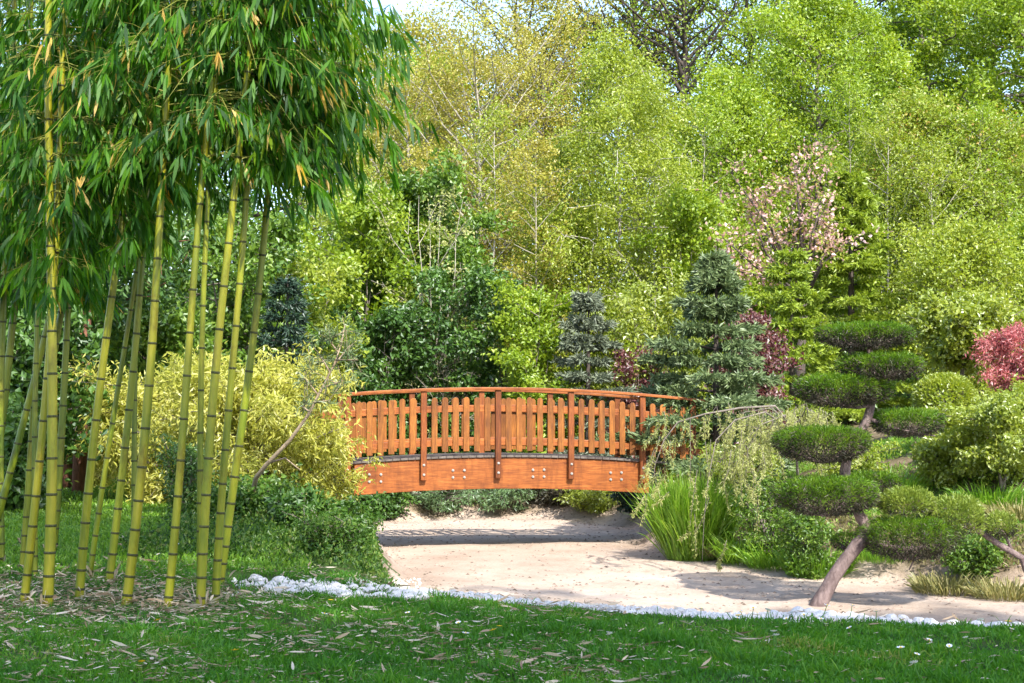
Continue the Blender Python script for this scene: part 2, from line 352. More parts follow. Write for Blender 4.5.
def conifer(name, label, cat, loc, H, R, leaf, bark='dark', n=14000, L=.11, wr=.3, droop=.25, step=.26, seed=1, group=None, cb=.04, asym=0., pw=.85):
    rng = np.random.default_rng(seed)
    loc = (loc[0], loc[1], gh(loc[0], loc[1])) if len(loc) == 2 else loc
    t = thing(name, label, cat, loc, 0, group); w = MB(); tw = []
    w.tube([(0, 0, -.1), (0, 0, H * .5), (.02, 0, H)], [H * .02, H * .012, .008], 7)
    z = H * cb
    while z < H * .97:
        u = z / H; nb = int(rng.integers(4, 7)); a0 = rng.uniform(0, 6.28)
        for i in range(nb):
            az = a0 + 6.283 * i / nb + rng.normal(0, .2); ln = R * (1 - u) ** pw * rng.uniform(.45, 1.2) + .08
            ln *= 1 + asym * math.cos(az - math.pi)
            d = np.array([math.cos(az), math.sin(az), 0]); sd = np.array([-d[1], d[0], 0]); p0 = np.array([0, 0, z])
            lp = [p0 + d * ln * q + np.array([0, 0, ln * (.18 * q - droop * q * q + .10 * q ** 4 + (u - .4) * .4 * q)]) for q in (0, .3, .6, .85, 1)]
            w.tube(lp, [.02 * (1 - u) + .006, .014, .01, .006, .003], 4, cap=False)
            tw.append((lp[1], lp[3], lp[4]))
            for q in np.arange(.3, .98, .13):
                for sg in (-1, 1):
                    b = along(lp, q); l2 = ln * .42 * (1.1 - q) + .06
                    e = b + (d * .75 + sg * sd * .8) * l2 + np.array([0, 0, -.12 * l2 + rng.normal(0, .03)])
                    tw.append((b, (b + e) / 2, e))
        z += step * rng.uniform(.7, 1.6) * (1.15 - .5 * u)
    w.build('trunk', BARK[bark], t, True)
    A = np.array(tw); lens = np.linalg.norm(A[:, 2] - A[:, 0], axis=1); pr = lens / lens.sum()
    k = rng.choice(len(A), n, p=pr); s = rng.uniform(0, 1, n)
    P = A[k, 0] * (1 - s)[:, None] + A[k, 2] * s[:, None] + rng.normal(0, .012 + L * .08, (n, 3))
    D = unit(A[k, 2] - A[k, 0]) * .9 + rng.normal(0, .55, (n, 3)) + np.array([0, 0, .12])
    rb = rng.random(len(A)); r = .5 * rng.random(n) + .3 * rb[k] + .25 * s
    l = L * rng.uniform(.7, 1.3, n)
    leaf_quads('needles', P, D, l, l * wr, G[leaf], t, rng, r)
    return t
def grass_clump(name, label, cat, loc, n, h, spread, leaf, seed=1, W=.012, group=None, lean=.45, bend=.5):
    rng = np.random.default_rng(seed); loc = (loc[0], loc[1], gh(loc[0], loc[1])) if len(loc) == 2 else loc
    a = rng.uniform(0, 6.283, n); r = np.sqrt(rng.random(n)) * spread * .35
    P = np.stack([np.cos(a) * r, np.sin(a) * r, np.zeros(n) - .03], 1)
    D = np.stack([np.cos(a) * lean, np.sin(a) * lean, np.ones(n)], 1) * 1. + rng.normal(0, .22, (n, 3)); D[:, 2] = np.abs(D[:, 2]) + .35
    o = blades(name, P, D, h * rng.uniform(.55, 1.15, n), W * rng.uniform(.7, 1.3, n), G[leaf], None, rng, None, bend * rng.uniform(.4, 1.3, n))
    o.location = tuple(float(v) for v in loc); return props(o, label, cat, group)

# ================================================================== SETTING
def terrain():
    xs = np.concatenate([np.linspace(-160, -17, 30)[:-1], np.linspace(-17, 17, 250), np.linspace(17, 160, 30)[1:]])
    ys = np.concatenate([np.linspace(-140, -4, 20)[:-1], np.linspace(-4, 36, 290), np.linspace(36, 170, 60)[1:]])
    X, Y = np.meshgrid(xs, ys); Z = ground_h(X.ravel(), Y.ravel()).reshape(X.shape)
    Z = np.where(Y > 75, 7.5 + 2.5 * smooth(75, 150, Y), Z)
    V = np.stack([X.ravel(), Y.ravel(), Z.ravel()], 1)
    ny, nx = X.shape; i = (np.arange(ny - 1)[:, None] * nx + np.arange(nx - 1)[None]).ravel()
    Q = np.stack([i, i + 1, i + 1 + nx, i + nx], 1)
    c = V[Q].mean(1); sd = sd_poly(c[:, 0], c[:, 1]) + .2 * wob(c[:, 0], c[:, 1], 1.9, 1) + .08 * wob(c[:, 0], c[:, 1], 6, 4)
    zone = np.zeros(len(Q), int)                       # 0 lawn
    zone[(c[:, 1] > 32) | (np.abs(c[:, 0]) > 16)] = 2  # wood floor
    zone[(sd < 1.7) & (c[:, 1] > 14) & (c[:, 0] > -1.5 - (c[:, 1] > 20) * 4)] = 3
    zone[(c[:, 0] > 2.2) & (c[:, 1] > 16) & (c[:, 1] < 34) & (sd > 0)] = 3
    zone[sd < np.where(c[:, 1] > 13.5, -.32, .02)] = 1
    for k, (nm, mt) in enumerate((('lawn', SOIL), ('pond_bed', SAND), ('hill', HILL), ('bank', BANK))):
        q = Q[zone == k]; u, inv = np.unique(q, return_inverse=True)
        o = mesh_np(nm, V[u], [inv.reshape(q.shape)], mt, None, None, None, True); o['kind'] = 'structure'
        sv_ = sd_poly(V[u, 0], V[u, 1]) + .12 * wob(V[u, 0], V[u, 1], 1.9, 1)
        a_ = o.data.attributes.new('shore', 'FLOAT', 'POINT'); a_.data.foreach_set('value', np.clip(sv_ * .8 + .36, -1, 1.5).astype(np.float32))
terrain()

# ------------------------------------------------------------------ lawn grass, litter
rng = np.random.default_rng(11)
def scatter(n, xmin, xmax, ymin, ymax, keep):
    P = []
    tot = 0
    while tot < n:
        x = rng.uniform(xmin, xmax, n); y = rng.uniform(ymin, ymax, n); m = keep(x, y); P.append(np.stack([x[m], y[m]], 1)); tot += m.sum()
        if m.sum() == 0: break
    P = np.concatenate(P)[:n]
    return np.column_stack([P, ground_h(P[:, 0], P[:, 1])])
def fr(x, y): return np.abs(x) < .385 * y + .5
def mulch(x, y): return np.exp(-(((x + 2.75) / .9) ** 2 + ((y - 10.9) / 1.0) ** 2)) + .6 * np.exp(-(((x + 4) / .9) ** 2 + ((y - 10.6) / 1.6) ** 2))
def heap(x, y): return (np.abs(y - (11.95 - .6 * (x + 2.37))) < .42) & (x > -2.5) & (x < -.6)
def lawn_keep(x, y): return fr(x, y) & (~heap(x, y) | (rng.random(len(x)) < .1)) & (sd_poly(x, y) > np.where(x > -.9, .6, .14) + .09 * wob(x, y, 5, 3)) & (rng.random(len(x)) > .85 * mulch(x, y)) & (rng.random(len(x)) < np.clip((8.5 / y) ** 1.7, .12, 1)) & (rng.random(len(x)) < .6 + .55 * wob(x, y, 2.3, 6))
Pg = scatter(190000, -7, 5.5, 6.3, 12.6, lawn_keep)
Dg = rng.normal(0, .42, (len(Pg), 3)); Dg[:, 2] = 1
hg = (.055 + .02 * wob(Pg[:, 0], Pg[:, 1], 2.1, 5)) * rng.uniform(.5, 1.35, len(Pg))
hg = hg * np.where(wob(Pg[:, 0], Pg[:, 1], 6.5, 4) > .45, 1.7, 1) * np.where(rng.random(len(Pg)) < .03, 1.8, 1)
rg = .22 * wob(Pg[:, 0], Pg[:, 1], 5, 2) + .6 * rng.random(len(Pg)) + .2 + .2 * wob(Pg[:, 0], Pg[:, 1], 1.3, 9)
props(blades('grass', Pg, Dg, hg, .0065, G['grass'], None, rng, rg, .3), 'short shaded lawn grass across the front of the garden', 'grass', None, 'stuff')
Pm = scatter(60000, -10, -1.2, 12.4, 27, lambda x, y: (np.abs(x) < .39 * y + .5) & ~heap(x, y) & (sd_poly(x, y) > .6) & (rng.random(len(x)) < np.clip((13 / y), .2, 1)))
Dm = rng.normal(0, .4, (len(Pm), 3)); Dm[:, 2] = 1
props(blades('meadow_grass', Pm, Dm, rng.uniform(.06, .13, len(Pm)), .012, G['sungrass'], None, rng, None, .35), 'bright longer grass behind the bamboo stand', 'grass', None, 'stuff')
def litter_keep(x, y): return fr(x, y) & ~heap(x, y) & (sd_poly(x, y) > .1) & (rng.random(len(x)) < (.4 + 1.2 * np.clip(wob(x, y, 2.7, 8), 0, 1)) * (.10 + .34 * (x < .8) + .35 * np.exp(-((x + .6) / 1.6) ** 2 - ((y - 8.2) / 1.0) ** 2)) + 1.5 * mulch(x, y))
Pl = scatter(17000, -5.5, 4.5, 6.5, 12.8, litter_keep); nl = len(Pl); Pl[:, 2] += rng.uniform(.012, .05, nl)
al = rng.normal(0, .9, nl); Dl = np.stack([np.cos(al), np.sin(al), rng.normal(0, .16, nl)], 1)
Dl[rng.random(nl) < .5, 0] *= -1
ll = rng.choice([.03, .06, .12], nl, p=[.6, .3, .1]) * rng.uniform(.7, 1.3, nl)
props(blades('leaf_litter', Pl, Dl, ll, ll * .13 + .002, G['litter'], None, rng, None, rng.uniform(-.15, .1, nl), np.array([0, .3, 1.]) + rng.normal(0, .5, (nl, 3))), 'dry tan bamboo leaves and sheaths strewn over the shaded lawn', 'fallen leaves', None, 'stuff')

# daisies and dandelions
WHITE = pmat('white_petal', lambda nt: (.80, .80, .82), .7); YELLOW = pmat('yellow_petal', lambda nt: (.75, .50, .02), .7); STEM = pmat('flower_stem', lambda nt: (.06, .15, .02), .7)
def flower(name, label, cat, petals, pr, cr, mat_p, group):
    m = MB()
    m.tube([(0, 0, 0), (.004, 0, .035), (.006, .002, .058)], [.0022, .002, .0018], 5, 2)
    for i in range(petals):
        a = 6.283 * i / petals; c, s = math.cos(a), math.sin(a); w = pr * math.sin(math.pi / petals) * 1.05
        m.add([(.006 + cr * .6 * c, cr * .6 * s, .058), (.006 + pr * .75 * c - w * s, pr * .75 * s + w * c, .061), (.006 + pr * c, pr * s, .064), (.006 + pr * .75 * c + w * s, pr * .75 * s - w * c, .061)], [(0, 1, 2, 3)], 0)
    for k, (r, z) in enumerate(((cr, .0585), (cr * .7, .0635))):
        pass
    ring = [(.006 + cr * math.cos(6.283 * i / 8), cr * math.sin(6.283 * i / 8), .0595) for i in range(8)]
    m.add(ring + [(.006, 0, .066)], [(i, (i + 1) % 8, 8) for i in range(8)], 1)
    o = m.build(name, [mat_p, YELLOW, STEM]); return props(o, label, cat, group)
daisy = flower('daisy', 'small white daisy flower standing in the shaded lawn', 'flower', 11, .016, .006, WHITE, 'white daisies scattered over the lawn')
dand = flower('dandelion', 'yellow dandelion flower open in the shaded lawn', 'flower', 14, .021, .012, YELLOW, 'yellow dandelions dotted in the lawn')
rs = random.Random(5)
dpx = [(695, 612), (708, 613), (722, 613), (738, 611), (752, 617), (765, 621), (780, 613), (822, 618), (822, 630), (826, 633), (774, 645), (776, 648), (925, 650), (936, 655), (948, 655), (902, 664), (915, 666), (1010, 639),
       (465, 648), (605, 646), (615, 647), (460, 633), (560, 603), (515, 619), (580, 605), (523, 623), (5, 598), (35, 633), (40, 636), (140, 520), (160, 560), (175, 562), (175, 552), (255, 630), (293, 628), (320, 626), (310, 632), (318, 648),
       (920, 680), (640, 609), (655, 611), (680, 611), (850, 616), (876, 622), (700, 622), (735, 626), (745, 621), (180, 549), (450, 613), (410, 622), (500, 612), (545, 609), (610, 615), (665, 634), (690, 640), (790, 628), (805, 624), (855, 637), (985, 634), (970, 648)]
dpx = [q for q in dpx if not (q[0] > 400 and q[1] < 616)]
for i, (a, b) in enumerate(dpx):
    o = daisy if i == 0 else daisy.copy()
    if i: C.objects.link(o)
    p = on_ground(a, b + 5) + [0, 0, .022]; s = rs.uniform(1.05, 1.6); o.location = tuple(p); o.scale = (s, s, s); o.rotation_euler = (rs.uniform(-.3, .5), rs.uniform(-.3, .3), rs.uniform(0, 6))
for i, (a, b) in enumerate([(161, 626), (143, 668), (237, 659), (497, 638), (500, 630), (740, 622), (1010, 628), (330, 604)]):
    o = dand if i == 0 else dand.copy()
    if i: C.objects.link(o)
    p = on_ground(a, b + 5); s = rs.uniform(.9, 1.4); o.location = tuple(p); o.scale = (s, s, s); o.rotation_euler = (rs.uniform(0, .5), 0, rs.uniform(0, 6))

# white stones
def stone_mesh(seed):
    import bmesh
    r = np.random.default_rng(seed); bm = bmesh.new(); bmesh.ops.create_icosphere(bm, subdivisions=2, radius=1)
    ax = r.normal(size=(7, 3)); ax /= np.linalg.norm(ax, axis=1)[:, None]; off = r.uniform(.55, .9, 7)
    for v in bm.verts:
        p = np.array(v.co)
        for a, o in zip(ax, off):
            d = p @ a
            if d > o: p = p - a * (d - o) * .85
        p *= 1 + r.normal(0, .025); v.co = p
    me = bpy.data.meshes.new('stone'); bm.to_mesh(me); bm.free(); me.materials.append(STONE); return me
SM = [stone_mesh(i) for i in range(7)]
def stone(p, s, label, group):
    o = bpy.data.objects.new('stone', rs.choice(SM)); C.objects.link(o)
    o.location = (float(p[0]), float(p[1]), float(p[2]) + s * .22); o.scale = (s * rs.uniform(.8, 1.5), s * rs.uniform(.7, 1.1), s * rs.uniform(.42, .72))
    o.rotation_euler = (rs.uniform(-.3, .3), rs.uniform(-.3, .3), rs.uniform(0, 6)); props(o, label, 'stone', group)
fx = [a for a in POND[:6]]
def front_edge(x): return float(np.interp(x, [p[0] for p in fx], [p[1] for p in fx]))
for i in range(196):
    x = rs.uniform(-1.0, 2.2) if i < 76 else rs.uniform(1.9, 4.7); big = x > 1.9
    y = front_edge(x) + rs.uniform(-.58, -.06); s = rs.uniform(.03, .056) if big else rs.uniform(.022, .045)
    if i % 9 == 0 and big: s *= 1.35
    stone((x, y, gh(x, y)), s, 'rounded pale stone in the band between the front lawn and the dry pond', 'stones edging the front lawn')
for i in range(96):
    a, b = rs.uniform(236, 425), 0; b = 578 + 22 * (a - 236) / 190 * .55 + rs.uniform(0, 15)
    p = on_ground(a, min(b, 600)); stone(p, rs.uniform(.03, .062), 'small white stone in the heap right of the bamboo stand', 'white stones heaped beside the bamboo')
Pk = np.array([on_ground(a, b) for a, b in [(rs.uniform(230, 420), rs.uniform(579, 598)) for _ in range(500)]] + [(lambda x_, y_: np.array([x_, y_, gh(x_, y_)]))(xx, front_edge(xx) + rs.uniform(-.62, .0)) for xx in [rs.uniform(-1., 4.8) for _ in range(4600)]])
kV = []; kF = []
for p in Pk:
    s = rs.uniform(.012, .03); b = len(kV); q = rs.uniform(0, 6)
    for k in range(4): kV.append((p[0] + s * math.cos(q + k * 1.57), p[1] + s * math.sin(q + k * 1.57), p[2] - .004))
    kV.append((p[0], p[1], p[2] + s * .9)); kF += [(b + k, b + (k + 1) % 4, b + 4) for k in range(4)]
props(mesh_np('white_gravel', np.array(kV), [np.array(kF)], STONE), 'white stone chippings between the larger stones edging the lawn and beside the bamboo', 'gravel', None, 'stuff')

# pebbles and tufts on the pond floor
Pp = scatter(2600, -3.5, 7, 11.5, 30, lambda x, y: (sd_poly(x, y) < -.15) & (rng.random(len(x)) < .35 + .65 * (sd_poly(x, y) > -.9)))
kV = []; kF = []
for p in Pp:
    s = rs.uniform(.008, .03); b = len(kV); q = rs.uniform(0, 6)
    for k in range(5): kV.append((p[0] + s * 1.3 * math.cos(q + k * 1.257), p[1] + s * math.sin(q + k * 1.257), p[2] - .004))
    kV.append((p[0], p[1], p[2] + s * .7)); kF += [(b + k, b + (k + 1) % 5, b + 5) for k in range(5)]
PEB = pmat('brown_pebble', lambda nt: ramp(nt, noise(nt, 3, 3, .5, objvec(nt)), [(.35, (.10, .075, .055)), (.65, (.26, .20, .16))]), .9)
props(mesh_np('pebbles', np.array(kV), [np.array(kF)], PEB), 'small brown pebbles over the dry pond floor', 'gravel', None, 'stuff')
def verge(name, label, n, keep, box, h, leaf, W=.012, cat='grass'):
    P = scatter(n, *box, keep); D = rng.normal(0, .5, (len(P), 3)); D[:, 2] = 1
    return props(blades(name, P, D, h * rng.uniform(.4, 1.3, len(P)), W, G[leaf], None, rng, None, .5), label, cat, None, 'stuff')
verge('dry_grass', 'straw coloured grass fringing the right bank of the pond', 16000, lambda x, y: (np.abs(sd_poly(x, y) - .3) < .55) & (wob(x, y, 2.2, 2) > -.35), (2.5, 9, 15, 24), .16, 'drygrass')
verge('bank_grass', 'fresh green grass growing on the right bank of the pond', 22000, lambda x, y: (sd_poly(x, y) > -.05) & (sd_poly(x, y) < 4) & (wob(x, y, 1.6, 5) > -.25), (2.6, 10, 16, 26), .2, 'sungrass')
verge('far_verge_grass', 'tufts of grass along the far edge of the dry pond', 4500, lambda x, y: (sd_poly(x, y) > -.2) & (sd_poly(x, y) < 1.2) & (wob(x, y, 2.6, 5) > .1), (-5, 3.5, 24, 33), .18, 'sungrass', .016)

# ================================================================== BAMBOO
def branch_foliage(rng, culm_pt, zs, out_bias, dens, low, tw, LV):
    for z in zs:
        c = culm_pt(z)
        nb = 2 if rng.random() < dens else 1
        for _ in range(nb):
            if out_bias is not None and rng.random() < .6: az = out_bias + rng.normal(0, .5)
            else: az = rng.uniform(0, 6.283)
            ln = rng.uniform(.45, 1.08) * min(1, max(.34, (z - 2.1) / 2.0))
            d = np.array([math.cos(az), math.sin(az), 0]); up = rng.uniform(.25, .7)
            lp = [c + d * ln * q + np.array([0, 0, ln * (up * q - (up + .5) * q * q)]) for q in (0, .25, .5, .75, 1)]
            tw.tube(lp, [.006, .005, .004, .003, .0015], 4, cap=False)
            for s in rng.uniform(.22, 1.0, 6):
                p = along(lp, s); a2 = az + rng.normal(0, .8); d2 = np.array([math.cos(a2), math.sin(a2), rng.uniform(-.7, .15)])
                l2 = rng.uniform(.08, .26); e = p + d2 * l2; tw.tube([p, (p + e) / 2 + [0, 0, .01], e], [.002, .0016, .001], 3, cap=False)
                k = int(rng.integers(5, 10)); tone = rng.random()
                for j in range(k):
                    b = p + (e - p) * rng.uniform(.35, 1.05)
                    dd = d2 * .36 + rng.normal(0, .27, 3); dd[2] = -abs(rng.normal(.95, .28))
                    dead = rng.random() < (.45 if tone > .955 else .008)
                    LV.append((b, dd, rng.uniform(.10, .24), .96 + rng.random() * .04 if dead else np.clip(.55 * tone + .4 * rng.random(), 0, .94) * .93))
def bamboo(label, base, second, w, hue=.8, d=None, top=7.5, z0=2.35, nbr=30, bias=None, dens=.7, seed=0, bend=.3, lean_y=0., bark_w=1.):
    rng = np.random.default_rng(100 + seed)
    B = on_ground(*base) if d is None else None
    if B is None:
        B = at(base[0], base[1], d); B[2] = gh(B[0], B[1]) if base[1] is None else B[2]
    S = at(second[0], second[1], B[1] + lean_y)
    slope = (S - B) / (S[2] - B[2])
    t = thing('bamboo_culm', label, 'bamboo', B, 0, 'bamboo culms in the stand on the left')
    def pt(z):  # local
        q = z / top
        return np.array([slope[0] * z + bend * slope[0] * q ** 3 * 2 + .05 * math.sin(z * .8 + seed), slope[1] * z - .25 * q ** 3, z])
    r0 = w / 2 / F * B[1]
    m = MB(); z = -.05; i = 0
    rr = lambda z: r0 * (1 - .8 * max(0, z) / (top + 1.2))
    gap = .10 + .03 * rng.random()
    nodes = []
    while z < top:
        z1 = z + gap; gap = min(.32, gap * 1.16)
        m.tube([pt(z), pt(z + (z1 - z) * .5), pt(z1)], [rr(z) * 1.0, rr((z + z1) / 2) * .985, rr(z1) * 1.0], 12, 0, hue * .8 + .2 * rng.random(), cap=False)
        r = rr(z1)
        h = .006 + .1 * r
        m.tube([pt(z1 - h), pt(z1 - h * .3), pt(z1 + h * .3), pt(z1 + h)], [r * 1.005, r * 1.10, r * 1.10, r * 1.01], 12, 1, .5, cap=False)
        nodes.append(z1); z = z1
    m.build('culm', CULM, t, True)
    ns = 9; an = rng.uniform(0, 6.283, ns); Ps = np.stack([np.cos(an) * r0 * 1.05, np.sin(an) * r0 * 1.05, rng.uniform(-.02, .05, ns)], 1); Ds = np.stack([np.cos(an), np.sin(an), rng.uniform(.2, 3., ns)], 1)
    blades('dry_leaves', Ps, Ds, rng.uniform(.06, .17, ns), rng.uniform(.012, .03, ns), G['litter'], t, rng, None, rng.uniform(.1, .5, ns))
    tw = MB(); LV = []
    zs = np.concatenate([rng.uniform(z0, 5.0, int(nbr * .75)), rng.uniform(5.0, top, int(nbr * .45))])
    branch_foliage(rng, pt, zs, bias, dens, 0, tw, LV)
    tw.build('branches', G_TWIG, t, True)
    P = np.array([l[0] for l in LV]); D = np.array([l[1] for l in LV]); L = np.array([l[2] for l in LV]); R = np.array([l[3] for l in LV])
    blades('leaves', P, D, L, L * .115 + .003, G['bamboo'], t, rng, R, .12)
    return t
G_TWIG = pmat('bamboo_twig', lambda nt: ramp(nt, noise(nt, 5), [(.3, (.12, .15, .02)), (.7, (.25, .24, .05))]), .6)
BT = [
 ('thick yellow bamboo culm, left one of the close pair at the stand edge', (24, 604), (50, 255), 9, .9, 24, 0.2),
 ('thickest bamboo culm of the left pair, dead tan leaves above', (42, 607), (51, 250), 11.5, .9, 30, None),
 ('thin shaded culm set back behind the left pair, leaning right', (17, 572), (44, 300), 7, .25, 26, None),
 ('narrow dark culm half hidden by the thickest left culm', (34, 578), (43, 330), 6, .15, 22, None),
 ('yellow-green culm left of the small group over the mulch patch', (84, 599), (119, 252), 9.5, .7, 30, None),
 ('thin olive culm between the two thicker ones over the mulch', (95, 580), (130, 290), 6, .2, 24, None),
 ('culm at the back of the mulch patch with clear dark node rings', (111, 582), (135, 280), 8.5, .5, 26, None),
 ('tall bright yellow culm beside the mulch patch, scarred brown near its foot', (122, 605), (162, 190), 10.5, .9, 32, None),
 ('single free standing culm leaning right in the middle of the stand', (161, 608), (201, 245), 9, .75, 30, .1),
 ('slim culm crowding the left side of a scarred thicker one', (197, 604), (212, 250), 7, .4, 26, -.2),
 ('thick culm with a brown scar at its foot, foremost of the right cluster', (204, 609), (232, 235), 10, .85, 24, -.1),
 ('culm of the right cluster whose foot stands beside the white stones', (222, 603), (240, 230), 8.5, .7, 22, 0.),
 ('rightmost bamboo culm, leaning right with sprays drooping over the garden', (223, 585), (262, 200), 9, .5, 26, 0.),
]
for i, (lab, b, s, w, hue, nb, bias) in enumerate(BT):
    bamboo(lab, b, s, w, hue, None, 7.6, (2.8, 2.4, 2.7, 2.8, 2.85)[i] if i < 5 else 3.3, nb + 2, bias, .75, i, .25)
bamboo('deep green culm leaning right at the left edge behind the pair', (-14, 560), (14, 255), 9, .1, None, 7, 2.6, 30, None, .8, 31)
bamboo('dark culm leaning strongly right, crossing low at the left edge', (-22, 575), (34, 360), 8, .05, None, 6.5, 2.3, 28, None, .8, 32)
bamboo('shaded back culm seen between the left pair and the mulch group', (48, 552), (76, 240), 8, .1, None, 7.5, 2.5, 36, None, .9, 33)
bamboo('upright deep green culm at the left frame edge, half cut off', (3, 566), (8, 255), 9, .1, None, 7.5, 2.6, 30, None, .8, 35)
bamboo('dim green culm leaning right behind the thickest left culm', (28, 548), (62, 300), 8, .05, None, 7.5, 2.8, 30, None, .8, 36)
bamboo('thin back culm standing in shade behind the middle of the stand', (131, 548), (142, 300), 6, .1, None, 7.5, 3.0, 34, None, .9, 34)

# ================================================================== BRIDGE
def bridge():
    ang = rad(11); d0 = 22.5
    o = at(497.5, 447, d0)
    t = thing('footbridge', 'arched orange-stained wooden footbridge with picket railings over the dry pond', 'footbridge', (o[0], o[1], .125), ang)
    Wd = 1.45; k = .0165
    arc = lambda x: -k * x * x
    zt = .665
    xs = np.linspace(-2.45, 2.55, 25)
    half0, half1 = -2.25, 2.48
    def ribbon(mb, x0, x1, y0, y1, zb, ztop, n=24, r=.5, fb=None):
        X = np.linspace(x0, x1, n + 1); v = []
        for x in X:
            b = zb + arc(x); tp = ztop + arc(x)
            if fb: b = fb(x)
            v += [(x, y0, b), (x, y1, b), (x, y1, tp), (x, y0, tp)]
        f = []
        for i in range(n):
            a = i * 4
            for j in range(4): f.append((a + j, a + (j + 1) % 4, a + 4 + (j + 1) % 4, a + 4 + j)[::-1])
        f += [(0, 1, 2, 3), (n * 4 + 3, n * 4 + 2, n * 4 + 1, n * 4)]
        mb.add(v, f, 0, r)
    for y0 in (0., Wd - .14):
        b = MB(); ribbon(b, half0, half1, y0, y0 + .14, .115, .60)
        bo = b.build('beam', WOOD_X, t, False, .006)
        if y0 == 0:
            for gx in (-1.93, -.62, .66, 1.93):
                for dx in (-.09, .09):
                    for dz in (-.055, .055):
                        m = MB(); c = (gx + dx, 0, .36 + arc(gx) + dz)
                        m.tube([(c[0], .002, c[2]), (c[0], -.012, c[2])], [.021, .021], 10); m.tube([(c[0], -.012, c[2]), (c[0], -.026, c[2])], [.015, .013], 6)
                        m.build('bolt', STEEL, bo)
    dk = MB(); x = half0 - .25
    while x < half1 + .3:
        dk.box((x + .06, Wd / 2, .626 + arc(x)), (.114, Wd + .06, .034), Matrix.Rotation(2 * k * x, 3, 'Y'), 0, rs.random()); x += .12
    dk.build('deck', DECK, t, False, .004)
    kb = MB(); ribbon(kb, half0, half1, .02, .12, .603, .609, 12); 
    posts = [-1.18 * 2, -1.18, 0, 1.18, 2.36]
    for side in (0, 1):
        yo = -.045 if side == 0 else Wd + .045           # post centre
        sg = -1 if side == 0 else 1
        for px_ in posts + ([3.2] if side == 0 else [3.2]) + [-3.1]:
            m = MB(); a = arc(px_); short = abs(px_) > 2.5
            zb = .28 + a if not short else -.35
            m.box((px_, yo, (zb + 1.665 + a) / 2), (.092, .088, 1.665 + a - zb), None, 0, rs.random())
            po = m.build('post', WOOD_P, t, False, .008)
            if not short:
                for dz in (.09, .24):
                    m = MB(); z = zb + dz; ye = yo + sg * .0445
                    m.tube([(px_, ye, z), (px_, ye + sg * .010, z)], [.020, .020], 10); m.tube([(px_, ye + sg * .010, z), (px_, ye + sg * .02, z)], [.014, .012], 6); m.build('bolt', STEEL, po)
        m = MB(); ribbon(m, -3.35, 3.5, yo - .075, yo + .075, 1.668, 1.712, 40); m.build('handrail', WOOD_X, t, False, .006)
        yr = yo - sg * .02
        for zr in (.80, 1.33):
            m = MB(); ribbon(m, -3.3, 3.45, yr - .02, yr + .02, zr, zr + .105, 40, .8); m.build('rail', WOOD_X, t, False, .004)
        xs_ = []
        allp = [-3.1] + posts + [3.2]
        for a_, b_ in zip(allp[:-1], allp[1:]):
            n = 6 if b_ - a_ > 1 else 4
            xs_ += [a_ + (b_ - a_) * (j + 1) / (n + 1) for j in range(n)]
        for x in xs_:
            m = MB(); x += 0 if side == 0 else -.125; a = arc(x); w = .046; y0 = yr + sg * .022; y1 = yr + sg * .046; z0, z1 = .705 + a + rs.uniform(-.008, .008), 1.515 + a + rs.uniform(-.008, .008)
            prof = [(-w, z0), (w, z0), (w, z1)] + [(w * math.cos(q), z1 + w * .95 * math.sin(q)) for q in (.5, 1.05, 1.57, 2.1, 2.64)] + [(-w, z1)]
            n = len(prof); v = [(x + p[0], y0, p[1]) for p in prof] + [(x + p[0], y1, p[1]) for p in prof]
            f = [tuple(range(n)), tuple(range(2 * n - 1, n - 1, -1))] + [(j, j + n, (j + 1) % n + n, (j + 1) % n) for j in range(n)]
            if sg < 0: f = [q[::-1] for q in f]
            m.add(v, f, 0, rs.random()); m.build('picket', WOOD_Z, t, False, .003)
    return t
bridge()

